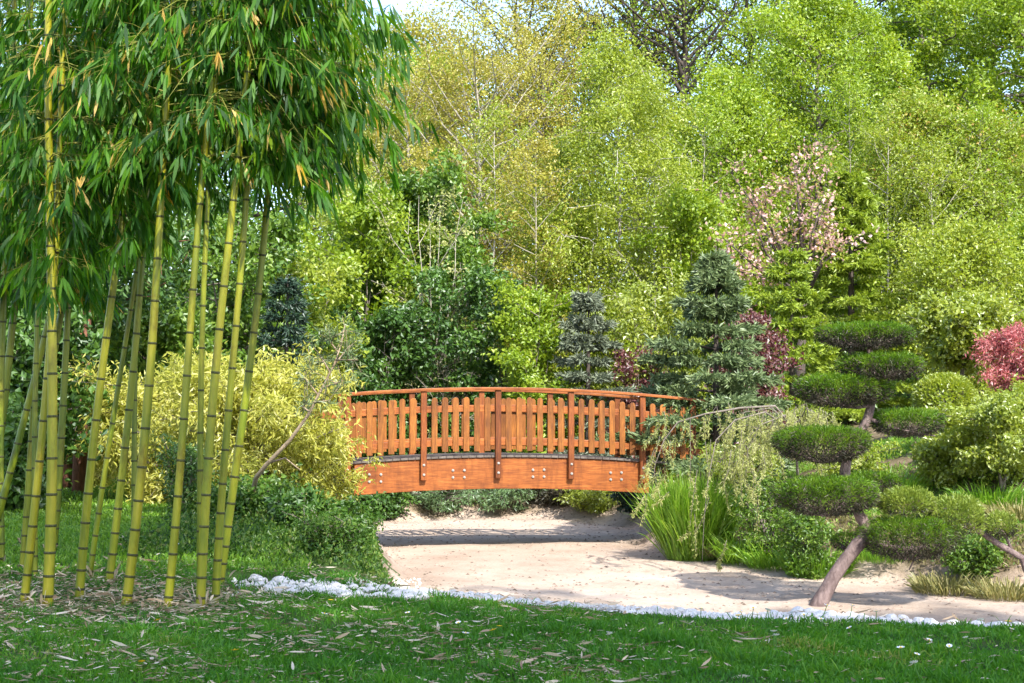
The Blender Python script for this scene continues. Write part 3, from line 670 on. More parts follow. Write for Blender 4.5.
# ================================================================== NIWAKI PINE
def pad_needles(rng, c, rx, ry, rz, n, L, W, name, parent, leaf, dn=None, under=0):
    """needles over the dome and sides of a flat lens; the lower shell carries dry twigs"""
    dn = rz * .5 if dn is None else dn
    def shell(m, lo, hi, depth):
        a = rng.uniform(0, 6.283, m); r = np.sqrt(rng.random(m)); wb = .97 + .10 * np.sin(3 * a + c[0] * 7) + .06 * np.sin(7 * a + c[2] * 9) + .03 * np.sin(13 * a)
        side = rng.random(m) < .45; r = np.where(side, rng.uniform(.86, 1.0, m), r)
        top = rz * np.sqrt(np.clip(1 - r ** 5, 0, 1)) * (.84 + .16 * np.sin(r * np.cos(a) * 9 + c[0]) * np.cos(r * np.sin(a) * 8))
        bot = -dn * np.sqrt(np.clip(1 - r ** 2.2, 0, 1))
        t = rng.uniform(lo, hi, m) + .2 * np.sin(5 * a + c[0] * 3) + .15 * np.sin(11 * a + c[1]) + .1 * np.sin(17 * a)
        z = np.where(side, (rz * .5 * (t > 0) + dn * .75 * (t <= 0)) * t, top if hi > .9 else bot)
        inset = np.where(side & (t < 0), 1 - .30 * np.abs(t) ** 1.6, 1)
        z = z - (1 if hi > .9 else -1) * rng.exponential(depth, m)
        x = np.cos(a) * r * rx * wb * inset; y = np.sin(a) * r * ry * wb * inset
        P = np.stack([x, y, z], 1) + c
        return P, x, y
    P, x, y = shell(n, -.3, 1, rz * .16)
    D = np.stack([x / rx * .8, y / ry * .8, .8 + 0 * x], 1) + rng.normal(0, .42, (n, 3))
    rnd = np.clip(.35 + .4 * rng.random(n) + .22 * (np.sin(x * 23 + c[0]) * np.sin(y * 21)), 0, 1)
    o = blades(name, P, D, L * rng.uniform(.6, 1.3, n), W, G[leaf], parent, rng, rnd, .05)
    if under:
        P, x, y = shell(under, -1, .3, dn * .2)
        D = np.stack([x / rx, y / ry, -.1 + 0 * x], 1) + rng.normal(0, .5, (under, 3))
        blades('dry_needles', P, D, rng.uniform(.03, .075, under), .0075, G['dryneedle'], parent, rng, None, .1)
    return o
def pad_underside(rng, c, rx, ry, rz, n, trunk_pt, wood, parent):
    w = MB()
    base = np.array(c) + [0, 0, -rz * .75]
    w.tube([trunk_pt, (np.array(trunk_pt) + base) / 2 + [0, 0, -.02], base], [.026, .02, .014], 6)
    tips = []
    for i in range(26):
        a = rng.uniform(0, 6.283); r = math.sqrt(rng.random()) * .9
        e = np.array(c) + [math.cos(a) * rx * r, math.sin(a) * ry * r, rng.uniform(-.15, .35) * rz]
        s = base + (e - base) * 0; mid = (s + e) / 2 + [0, 0, -.18 * rz] + rng.normal(0, .012, 3)
        w.tube([s, mid, e], [.010, .007, .003], 4, cap=False); tips.append((s, mid, e))
    w.build('branch', BARK['pine'], parent, True)

def niwaki():
    d0 = 10.45; rng = np.random.default_rng(77)
    B = on_ground(818, 606); d0 = B[1]
    t = thing('cloud_pine', 'cloud-pruned pine with flat dark pads on a leaning trunk among the stones', 'pine tree', B)
    loc = lambda a, b, dy=0: at(a, b, d0 + dy) - B
    tp = [np.array([-.03, 0, -.1]), loc(822, 598), loc(840, 568), loc(858, 545), loc(866, 530), loc(858, 512), loc(848, 490, .03), loc(845, 470, .05), loc(850, 448, .05), loc(864, 425, .03), loc(872, 400), loc(873, 375), loc(870, 350), loc(867, 335)]
    R = np.array([9.5, 7.6, 7.0, 6.8, 6.2, 5.4, 5.5, 5.2, 5, 4.6, 4, 3.4, 2.6, 1.6]) / F * d0
    # smooth the trunk
    Q = []; RR = []
    for i in range(len(tp) - 1):
        p0, p1, p2, p3 = tp[max(i - 1, 0)], tp[i], tp[i + 1], tp[min(i + 2, len(tp) - 1)]
        for s in (0, .33, .66):
            Q.append(.5 * (2 * p1 + (p2 - p0) * s + (2 * p0 - 5 * p1 + 4 * p2 - p3) * s * s + (3 * p1 - p0 - 3 * p2 + p3) * s ** 3) + rng.normal(0, .004, 3)); RR.append((R[i] * (1 - s) + R[i + 1] * s) * rng.uniform(.94, 1.06))
    Q.append(tp[-1]); RR.append(R[-1])
    m = MB(); m.tube(Q, RR, 10)
    m.tube([loc(866, 540), loc(885, 547, -.05), loc(910, 549, -.1), loc(940, 545, -.1)], [.042, .034, .026, .014], 7)
    m.tube([loc(915, 549, -.1), loc(914, 560, -.1), loc(909, 570, -.12)], [.016, .012, .006], 6)
    m.tube([loc(925, 547, -.1), loc(944, 556, -.1)], [.014, .006], 6)
    m.tube([loc(872, 420), loc(900, 430, -.02), loc(935, 436)], [.024, .018, .008], 6)
    m.build('trunk', BARK['pine'], t, True)
    pads = [(866, 335, 45, 10, 13, 0, (868, 345)), (884, 366, 38, 11, 13, -.10, (872, 375)), (840, 389, 45, 13, 17, -.05, (873, 405)), (907, 422, 33, 11, 14, .05, (890, 428)),
            (822, 442, 45, 14, 20, -.12, (852, 447)), (826, 495, 48, 17, 20, -.24, (848, 500)), (868, 482, 30, 8, 11, .25, (848, 480)), (909, 536, 46, 18, 23, -.1, (905, 548)), (850, 541, 16, 6, 9, .3, (862, 540))]
    for i, (a, b, rx, up, dn, dy, tk) in enumerate(pads):
        c = loc(a, b, dy); sx = (rx + 3) / F * d0; rz = (up + 2) / F * d0
        n = int(9500 * (rx / 52) ** 2)
        pad_needles(rng, c, sx, sx * .72, rz, n, .05, .0062, 'foliage_pad', t, 'pine', dn / F * d0, int(7500 * (rx / 52) ** 2))
        tk3 = loc(*tk)
        pad_underside(rng, c - [0, 0, dn / F * d0 * .35], sx * .96, sx * .7, dn / F * d0 * .9, int(1500 * (rx / 52) ** 2), tk3, None, t)
    return t
niwaki()

# clipped pine with balls, right
def ball_shrub(name, label, cat, loc, r, leaf='box', n=6000, sq=.8, seed=1, group=None, L=.03, lift=0.):
    rng = np.random.default_rng(seed); loc = (loc[0], loc[1], gh(loc[0], loc[1])) if len(loc) == 2 else loc
    t = thing(name, label, cat, loc, 0, group)
    v = unit(rng.normal(size=(n, 3))); v[:, 2] = np.where(v[:, 2] < -.55, -v[:, 2], v[:, 2])
    rr = r * (1 - rng.exponential(.06, n)) * (1 + .03 * np.sin(v[:, 0] * 9) * np.cos(v[:, 1] * 8 + v[:, 2] * 7))
    P = v * rr[:, None] * [1, 1, sq] + [0, 0, r * sq * .75 + lift]
    D = v + rng.normal(0, .5, (n, 3))
    l = L * rng.uniform(.7, 1.4, n)
    leaf_quads('foliage', P, D, l, l * .55, G[leaf], t, rng, np.clip(.5 * rng.random(n) + .25 + .25 * np.sin(v[:, 0] * 11) * np.sin(v[:, 2] * 10), 0, 1))
    w = MB()
    w.tube([(0, 0, -.1), (.01, 0, lift + r * sq * .3), (0, .01, lift + r * sq * .8)], [r * .09, r * .07, r * .04], 6)
    for i in range(22):
        a = rng.uniform(0, 6.28); e = rng.uniform(-.2, 1.2); u = np.array([math.cos(a) * math.cos(e), math.sin(a) * math.cos(e), math.sin(e)])
        w.tube([(0, 0, lift + r * sq * .3), u * r * .45 * [1, 1, sq] + [0, 0, r * sq * .65 + lift], u * r * .92 * [1, 1, sq] + [0, 0, r * sq * .75 + lift]], [r * .04, r * .025, .003], 4, cap=False)
    w.build('stems', BARK['grey'], t, True)
    return t
def leaning_cloud():
    rng = np.random.default_rng(5); B = at(1040, 570, 16.3); B[2] = gh(B[0], B[1]); d0 = B[1]
    t = thing('clipped_shrub', 'shrub with three clipped green domes on a leaning brown stem at the right bank', 'shrub', B)
    loc = lambda a, b, dy=0: at(a, b, d0 + dy) - B
    m = MB(); m.tube([np.array([0, 0, -.1]), loc(1022, 558), loc(1000, 545), loc(980, 532), loc(962, 522), loc(935, 515, -.1), loc(907, 506, -.2)], [.045, .04, .036, .032, .026, .02, .012], 7)
    m.tube([loc(1012, 552), loc(1006, 535), loc(1000, 528)], [.02, .014, .01], 6); m.build('stem', BARK['pine'], t, True)
    for a, b, rx, up, dy in ((957, 514, 27, 21, -.3), (906, 501, 25, 15, -.4), (1001, 524, 14, 14, 0)):
        sx = rx / F * d0
        pad_needles(rng, loc(a, b + up * .35, dy), sx, sx * .85, up * 1.25 / F * d0, int(6500 * (rx / 34) ** 2), .05, .010, 'foliage_pad', t, 'box', up * .6 / F * d0, 800)
leaning_cloud()

# ================================================================== WEEPING LARCH
def weeping():
    rng = np.random.default_rng(9); d0 = 19.5; B = at(795, 540, 20.2); B[2] = gh(B[0], B[1])
    t = thing('weeping_larch', 'weeping larch arching left over the dry pond with hanging olive strands', 'larch tree', B)
    loc = lambda a, b, dy=0: at(a, b, d0 + dy) - B
    m = MB(); tw = []
    arms = [[np.array([0, 0, -.1]), loc(798, 480, .5), loc(795, 430, .3), loc(775, 406, .1), loc(740, 408), loc(705, 414), loc(678, 422), loc(664, 440), loc(655, 465), loc(651, 500)],
            [loc(795, 432, .3), loc(765, 412, -.1), loc(735, 420, -.3), loc(716, 440, -.4), loc(708, 480, -.4), loc(704, 520, -.4), loc(702, 565, -.4)],
            [loc(795, 430, .3), loc(772, 408, .4), loc(745, 412, .5), loc(728, 430, .5), loc(722, 465, .5)],
            [loc(797, 440, .3), loc(785, 415, .1), loc(760, 425, -.2), loc(748, 450, -.3), loc(744, 485, -.3)],
            [loc(796, 430, .3), loc(806, 408, .2), loc(818, 415, 0), loc(826, 440, 0)]]
    for i, a in enumerate(arms):
        m.tube(a, np.linspace(.024 if i == 0 else .012, .003, len(a)), 6)
        n = (36, 16, 34, 56, 60)[i]
        for s in np.linspace(.28 if i == 0 else .12, 1, n):
            p = along(a, s) + rng.normal(0, .08, 3) * [1.5, 3., .8]
            ln = rng.uniform(.08, .55) if rng.random() > .16 else rng.uniform(.55, 1.2)
            if s > .85 and i < 2: ln *= .6
            if i >= 2: ln = min(ln, rng.uniform(.3, .75))
            if i == 1 and s < .5: ln *= .5
            lo = loc(700, 575)[2]
            ln = min(ln, max(.1, p[2] - lo))
            e = p + np.array([rng.normal(-.05, .09), rng.normal(0, .10), -ln]); md = (p + e) / 2 + rng.normal(0, .02, 3)
            m.tube([p, md, e], [.005, .004, .002], 4, cap=False); tw.append((p, md, e))
    m.build('trunk', BARK['grey'], t, True)
    P, D, l, r = leaf_cloud(rng, tw, 14000, .011, .05, -.4, .4)
    leaf_quads('needles', P, D, l, l * .24, G['larch'], t, rng, r)
weeping()

# ================================================================== PLANTING (pixel column, depth) -> world
def gp(px, Y): return ((px - 512) / F * Y, Y)
def hgt(px, top, Y):
    x = (px - 512) / F * Y; h = float(at(px, top, Y)[2] - gh(x, Y))
    if h < .25: print('LOW', px, top, Y, round(h, 2))
    return max(h, .25)
def T(name, label, cat, px, top, Y, wpx, leaf, **k):
    return broad_tree(name, label, cat, gp(px, Y), hgt(px, top, Y), wpx / 2 / F * Y, leaf, **k)
def S(name, label, px, top, Y, wpx, leaf, **k):
    d = dict(cb=.02, prof='round', nlimb=40, ntwig=5, stems=5, n=9000, L=.09, rise=.5, sig=.1, trunk_r=.05); d.update(k)
    return T(name, label, 'shrub', px, top, Y, wpx, leaf, crown='foliage', **d)

# near planting, left
S('golden_shrub', 'large golden-yellow leaved shrub behind the right bamboo culms', 258, 380, 18.8, 200, 'gold', n=26000, L=.10, wr=.28, seed=21, sig=.09, up=-.5, group='golden shrubs left of the bridge', nlimb=70, ntwig=7)
S('golden_shrub', 'golden shrub seen through the middle of the bamboo stand, in front of dark conifers', 165, 385, 21.5, 200, 'gold', n=20000, L=.11, wr=.28, seed=22, sig=.1, up=-.5, group='golden shrubs left of the bridge', nlimb=60, ntwig=6)
S('golden_shrub', 'low golden shrub reaching over the left end of the bridge beam', 314, 432, 19.6, 98, 'gold', n=12000, L=.085, wr=.28, seed=23, sig=.07, up=-.5, group='golden shrubs left of the bridge', nlimb=50)
S('golden_shrub', 'faded golden shrub at the far left of the sunny grass patch', 85, 425, 23.5, 110, 'gold', n=9000, L=.11, wr=.28, seed=24, sig=.1, up=-.5, group='golden shrubs left of the bridge')
S('small_shrub', 'small dark grey-green clipped conifer behind the middle culms', 185, 452, 17.2, 52, 'dark', n=5000, L=.05, wr=.4, seed=25, sig=.06, rise=.9)
S('small_shrub', 'dark low bush in shade right of the bamboo foot', 238, 506, 16, 56, 'cover', n=4000, L=.06, seed=26)
S('fern', 'glossy dark green fern-like plant on the mound beside the pond', 300, 508, 15.5, 56, 'dark', n=2600, L=.11, wr=.4, seed=27, sig=.05)
S('small_shrub', 'light green leafy plant at the foot of the golden shrub near the leaning trunk', 262, 496, 16.8, 70, 'mid', n=3500, L=.07, seed=28)
S('low_shrub', 'bushy green plant on the pond edge below the left end of the bridge', 347, 535, 15.2, 66, 'cover', n=6000, L=.055, seed=29, sig=.06)
S('low_shrub', 'feathery green plant trailing down to the pond bed beside the white stones', 335, 552, 13.9, 80, 'cover', n=6500, L=.045, wr=.35, seed=30, sig=.05)
Pc = scatter(17000, -5.2, -1.0, 12.0, 22, lambda x, y: (sd_poly(x, y) > np.where(y < 16, -.5, -.15)) & (x > -4.6 + .4 * wob(x, y, 2, 1)) & (x < -1.0) & (np.abs(x + 2.45) < 1.25 + .2 * wob(x, y, 2.4, 3)) & (y > 13.0))
Dc = rng.normal(0, .6, (len(Pc), 3)); Dc[:, 2] += .6; Pc[:, 2] += rng.random(len(Pc)) ** 1.5 * (.17 + .08 * wob(Pc[:, 0], Pc[:, 1], 3, 2))
props(leaf_quads('ground_cover', Pc, Dc, rng.uniform(.03, .07, len(Pc)), .025, G['cover'], None, rng), 'dark low ground cover over the mound left of the pond', 'ground cover', None, 'stuff')

def leaning_tree():
    rng = np.random.default_rng(6); B = on_ground(247, 528); B = at(247, 520, 16.6); B[2] = gh(B[0], B[1]); d0 = B[1]
    t = thing('leaning_pine', 'small pine with a thin bare trunk leaning right across the golden shrub', 'pine tree', B)
    loc = lambda a, b, dy=0: at(a, b, d0 + dy) - B
    m = MB(); m.tube([np.array([-.02, 0, -.1]), loc(251, 500, -.5), loc(256, 478, -.9), loc(266, 465, -1.1), loc(290, 440, -1.2), loc(308, 415, -1.3), loc(322, 388, -1.3), loc(334, 365, -1.3), loc(341, 345, -1.3)], [.032, .03, .027, .024, .02, .017, .014, .010, .006], 7)
    tw = []
    for a, b, c, d_ in ((322, 388, 345, 380), (318, 395, 305, 378), (334, 365, 350, 345), (338, 352, 325, 335), (330, 372, 318, 352), (341, 345, 345, 325), (314, 403, 330, 400), (336, 360, 358, 360), (310, 412, 300, 405)):
        p, e = loc(a, b, -1.3), loc(c, d_, -1.3 + rng.uniform(-.3, .3)); m.tube([p, (p + e) / 2, e], [.012, .008, .003], 5)
        for q in range(5):
            s = p + (e - p) * rng.uniform(.4, 1); f = s + rng.normal(0, .12, 3) + [0, 0, .04]; m.tube([s, (s + f) / 2, f], [.005, .003, .002], 4); tw.append((s, (s + f) / 2, f))
    m.tube([loc(268, 463, -1.1), loc(285, 458, -1.), loc(300, 470, -1.)], [.014, .01, .006], 5)
    m.build('trunk', BARK['tan'], t, True)
    P, D, l, r = leaf_cloud(rng, tw, 1100, .03, .10, .2, .7)
    blades('needles', P, D, l, .010, G['spruce'], t, rng, r, .05)
leaning_tree()
conifer('dark_spruce', 'small dark blue-green spruce behind the golden shrub, right of the bamboo', 'spruce tree', gp(286, 25), hgt(286, 276, 25), 1.1, 'darkspruce', n=11000, seed=41, L=.12)
# shaded background left of the bridge
for i, (px, w, y) in enumerate(((68, 13, 23), (81, 14, 22.4))):
    o = MB(); x, _ = gp(px, y); g = gh(x, y)
    r = w / 2 / F * y
    t = thing('bare_trunk_tree', ('dark reddish trunk, left of the two seen beyond the bamboo', 'paler pinkish-brown trunk, right of the two seen beyond the bamboo')[i], 'tree', (x, y, g), 0, 'reddish tree trunks beyond the bamboo')
    o.tube([(0, 0, -.1), (.02, 0, 1.5), (.06, 0, 3.5), (.02, .1, 6.2)], [r * 1.1, r, r * .85, r * .4], 9); 
    rg2 = np.random.default_rng(50 + i); tw = []
    for k in range(26):
        z = rg2.uniform(2.4, 6); a = rg2.uniform(0, 6.28); s = np.array([.04, 0, z]); e = s + np.array([math.cos(a), math.sin(a), .25]) * rg2.uniform(.8, 1.7); o.tube([s, (s + e) / 2 + [0, 0, .06], e], [.03, .02, .006], 5); tw.append(((s + e) / 2, (s + e * 2) / 3, e))
        for q in range(3): f = e + rg2.normal(0, .4, 3); o.tube([(s + e) / 2, (e + f) / 2, f], [.012, .008, .003], 4); tw.append(((s + e) / 2, (e + f) / 2, f))
    o.build('trunk', BARK['red'], t, True)
    P, D, l, rr_ = leaf_cloud(rg2, tw, 9000, .18, .13, -.2, .3); leaf_quads('crown', P, D, l, l * .5, G['dark'], t, rg2, rr_)
for i, (lab, px, top, Y, w, lf) in enumerate((
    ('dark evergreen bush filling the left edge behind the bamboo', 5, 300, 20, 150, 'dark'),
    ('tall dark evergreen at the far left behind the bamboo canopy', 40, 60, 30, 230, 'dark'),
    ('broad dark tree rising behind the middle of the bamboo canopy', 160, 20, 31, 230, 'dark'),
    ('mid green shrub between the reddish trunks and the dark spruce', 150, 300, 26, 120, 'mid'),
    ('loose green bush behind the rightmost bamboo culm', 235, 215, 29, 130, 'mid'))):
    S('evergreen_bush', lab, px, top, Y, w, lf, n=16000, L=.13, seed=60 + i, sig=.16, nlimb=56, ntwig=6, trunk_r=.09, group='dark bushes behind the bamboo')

# behind the bridge
S('leafy_shrub', 'bright light green shrub left of the dark gap behind the bridge', 350, 190, 34, 130, 'fresh', n=22000, L=.13, seed=71, nlimb=60, ntwig=6, sig=.16, trunk_r=.08)
S('leafy_shrub', 'large shrub with glossy dark leaves above the middle left of the railing', 415, 175, 35.5, 150, 'mid', n=26000, L=.14, seed=72, nlimb=70, ntwig=6, sig=.16, trunk_r=.08)
S('leafy_shrub', 'pale yellow-green shrub above the left end of the bridge', 305, 255, 31, 110, 'birch', n=12000, L=.11, seed=73, sig=.14)
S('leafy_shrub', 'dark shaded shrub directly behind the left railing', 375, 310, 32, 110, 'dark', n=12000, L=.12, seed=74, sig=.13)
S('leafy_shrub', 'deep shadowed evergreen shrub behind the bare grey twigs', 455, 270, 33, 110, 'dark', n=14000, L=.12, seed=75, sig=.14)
S('leafy_shrub', 'rounded bright green shrub behind the middle of the bridge', 533, 285, 31.5, 95, 'fresh', n=14000, L=.10, seed=76, sig=.12)
S('leafy_shrub', 'low dark red-leaved shrub between the two grey spruces', 632, 352, 31.5, 80, 'purple', n=6000, L=.09, seed=77)
S('leafy_shrub', 'fresh lime shrub between the two grey spruces', 655, 285, 32, 110, 'lime', n=12000, L=.10, seed=78, sig=.14)
S('leafy_shrub', 'tall airy yellow-green shrub behind the blue spruce', 690, 190, 36, 130, 'fresh', n=18000, L=.11, seed=79, sig=.18, trunk_r=.07)
S('bare_shrub', 'leafless pale grey twiggy shrub behind the left middle of the railing', 448, 352, 33, 75, 'larch', bark='twig', n=500, L=.05, seed=80, nlimb=60, ntwig=7, trunk_r=.07, rise=.7)
S('bare_shrub', 'sparse shrub of pale branching stems rising before the dark evergreen shrub', 432, 190, 33, 110, 'larch', bark='twig', n=2200, L=.08, seed=81, nlimb=34, ntwig=5, trunk_r=.09, rise=.9)
conifer('grey_spruce', 'grey-green spruce standing behind the middle right of the bridge', 'spruce tree', gp(588, 31), hgt(588, 285, 31), 1.5, 'bluespruce', n=24000, seed=91, L=.12)
conifer('blue_spruce', 'blue-grey spruce spreading its branches over the right end of the bridge', 'spruce tree', gp(716, 23.7), hgt(716, 246, 23.7), 2.3, 'spruce', n=24000, seed=92, L=.13, asym=.15, pw=1.2, cb=.16)
conifer('fresh_conifer', 'tall feathery yellow-green conifer right of the blossoming tree', 'conifer', gp(852, 33), hgt(852, 165, 33), 1.8, 'fresh_conifer', n=30000, seed=93, L=.14, wr=.35, pw=.7)
conifer('fresh_conifer', 'smaller feathery conifer with drooping tips behind the top pine pads', 'conifer', gp(792, 29), hgt(792, 250, 29), 1.35, 'fresh_conifer', n=20000, seed=94, L=.12, wr=.35, pw=.7)
S('purple_shrub', 'dark red-purple shrub beside the blue spruce', 757, 316, 26.2, 62, 'purple', n=9000, L=.08, seed=95, sig=.1)

# under the bridge, far bank
for i, (lab, px, top, Y, w, lf, wr) in enumerate((
    ('small round dark bush under the left end of the beam', 384, 482, 28.9, 50, 'dark', .6), ('grey-green feathery juniper under the left half of the bridge', 440, 474, 29.5, 95, 'juniper', .3),
    ('pale feathery juniper under the middle of the bridge', 505, 472, 29.5, 95, 'juniper', .3), ('brown twiggy shrub under the right half of the bridge', 555, 478, 29.4, 70, 'dryneedle', .4),
    ('bright yellow-green juniper fanning out under the right end of the bridge', 597, 484, 28.6, 74, 'lime', .3), ('dark low conifer against the right pond bank under the bridge', 640, 476, 27.2, 56, 'darkspruce', .4))):
    S('low_juniper', lab, px, top, Y, w, lf, n=6000, L=.09, wr=wr, seed=100 + i, rise=.25, sig=.07, group='low shrubs on the far bank beneath the bridge')

# right bank
grass_clump('reed_clump', 'upright bright green ornamental grass clump at the right end of the bridge', 'ornamental grass', gp(693, 21.0), 4600, 1.5, 1.15, 'reed', 111, .016, None, .15, .28)
for i, (lab, px, Y, h, lf) in enumerate((('tuft of strap leaves with yellow tips right of the ornamental grass', 748, 20.2, .75, 'reed'), ('leafy green tuft in the middle of the right bank planting', 775, 19.6, .6, 'sungrass'),
    ('low green tuft beneath the lower pine pads on the bank', 815, 18.8, .6, 'sungrass'), ('straw-tinged tuft between the ornamental grass and the strap leaves', 722, 20.8, .45, 'drygrass'), ('dry tuft of grass on the bank below the clipped domes', 945, 17.2, .42, 'drygrass'),
    ('fresh green tuft right of the pine on the upper bank', 890, 20.5, .7, 'reed'), ('wide dry tuft at the right frame edge by the pond', 1005, 16.6, .4, 'drygrass'), ('green tuft on the slope behind the clipped domes', 990, 19.0, .6, 'sungrass'), ('pale tuft high on the slope at the right frame edge', 1020, 18.2, .5, 'drygrass'), ('loose green tuft behind the leaning pine trunk', 875, 18.6, .5, 'sungrass'))):
    grass_clump('grass_tuft', lab, 'grass tuft', gp(px, Y), 700, h, 1.1, lf, 120 + i, .014, 'grass tufts on the right bank', .6, .5)
for i, (lab, px, top, Y, w, lf) in enumerate((('leafy green perennial between the larch strands and the pine', 768, 480, 19.8, 66, 'mid'), ('yellow-green perennial beneath the weeping larch', 745, 455, 21.2, 80, 'lime'),
    ('small bright perennial at the pond edge left of the pine trunk', 806, 512, 18.6, 50, 'mid'), ('pale green bush behind the middle pine pads', 850, 455, 21.5, 70, 'birch'), ('low green perennial under the clipped domes', 972, 545, 17.5, 60, 'mid'))):
    S('perennial', lab, px, top, Y, w, lf, n=4500, L=.06, wr=.45, seed=130 + i, sig=.07, group='perennials on the right bank')
T('green_maple', 'small lime-leaved maple with a bare dark trunk right of the top pine pads', 'maple tree', 962, 303, 24, 105, 'lime', cb=.5, prof='round', n=15000, L=.09, seed=141, nlimb=40, sig=.09, trunk_r=.09, bark='grey', lean=.1)
T('layered_maple', 'spreading yellow-green maple in layers on the right bank', 'maple tree', 1000, 402, 19.5, 128, 'lime', cb=.3, prof='round', n=24000, L=.06, seed=142, nlimb=34, ntwig=7, sig=.06, rise=.12, stems=3, trunk_r=.05)
T('layered_maple', 'low lime maple reaching in at the right edge above the clipped domes', 'maple tree', 1052, 392, 20, 120, 'lime', cb=.2, prof='round', n=19000, L=.06, seed=143, nlimb=34, ntwig=7, sig=.06, rise=.12, stems=3, trunk_r=.05)
T('red_maple', 'crimson-pink leaved maple at the right edge', 'maple tree', 1020, 328, 22.5, 72, 'red', cb=.35, prof='round', n=9500, L=.075, wr=.3, seed=144, nlimb=36, sig=.06, trunk_r=.06, rise=.2)
ball_shrub('clipped_ball', 'clipped green dome below the lime maple trunk', 'shrub', gp(966, 21), .42, 'box', 7000, .62, 151, 'clipped domes on the right bank', .04, .30)
ball_shrub('clipped_ball', 'loose round green shrub right beside the top pine pads', 'shrub', gp(944, 22), .45, 'lime', 5000, .8, 152, 'clipped domes on the right bank', .06, .55)
S('small_shrub', 'rounded lime shrub right of the middle pine pads', 938, 446, 20.3, 60, 'lime', n=6000, L=.07, seed=153, sig=.06)

# pink blossom tree
def blossom():
    rng = np.random.default_rng(160); x, y = gp(800, 32); t = thing('blossom_tree', 'crab apple with pink blossom on bare reaching branches above the spruce', 'blossom tree', (x, y, gh(x, y)))
    B = np.array([x, y, gh(x, y)]); loc = lambda a, b, dy=0: at(a, b, 32 + dy) - B
    m = MB(); tw = []; fork = loc(805, 300)
    m.tube([(0, 0, -.1), (.0, 0, 1.6), fork], [.14, .12, .09], 7)
    for a, b in ((730, 172), (745, 200), (720, 235), (765, 190), (812, 150), (815, 175), (790, 215), (775, 240), (735, 270), (830, 225), (850, 240), (760, 262), (795, 165), (822, 200)):
        e = loc(a, b, rng.uniform(-1, .6)); mid = (fork + e) / 2 + rng.normal(0, .15, 3) + [0, 0, .12]
        m.tube([fork, mid, e], [.05, .03, .008], 5)
        for k in range(7):
            s = mid + (e - mid) * rng.uniform(.0, 1); f = s + rng.normal(0, .28, 3) + [0, 0, .1]; m.tube([s, (s + f) / 2, f], [.012, .009, .004], 4, cap=False); tw.append((s, (s + f) / 2, f))
    m.build('trunk', BARK['dark'], t, True)
    P, D, l, r = leaf_cloud(rng, tw, 1700, .15, .10, 0, .1); leaf_quads('blossom', P, D, l, l * .8, G['pink'], t, rng, r)
    P, D, l, r = leaf_cloud(rng, tw, 1800, .2, .10, 0, .1); leaf_quads('leaves', P, D, l, l * .5, G['russet'], t, rng, r)
blossom()

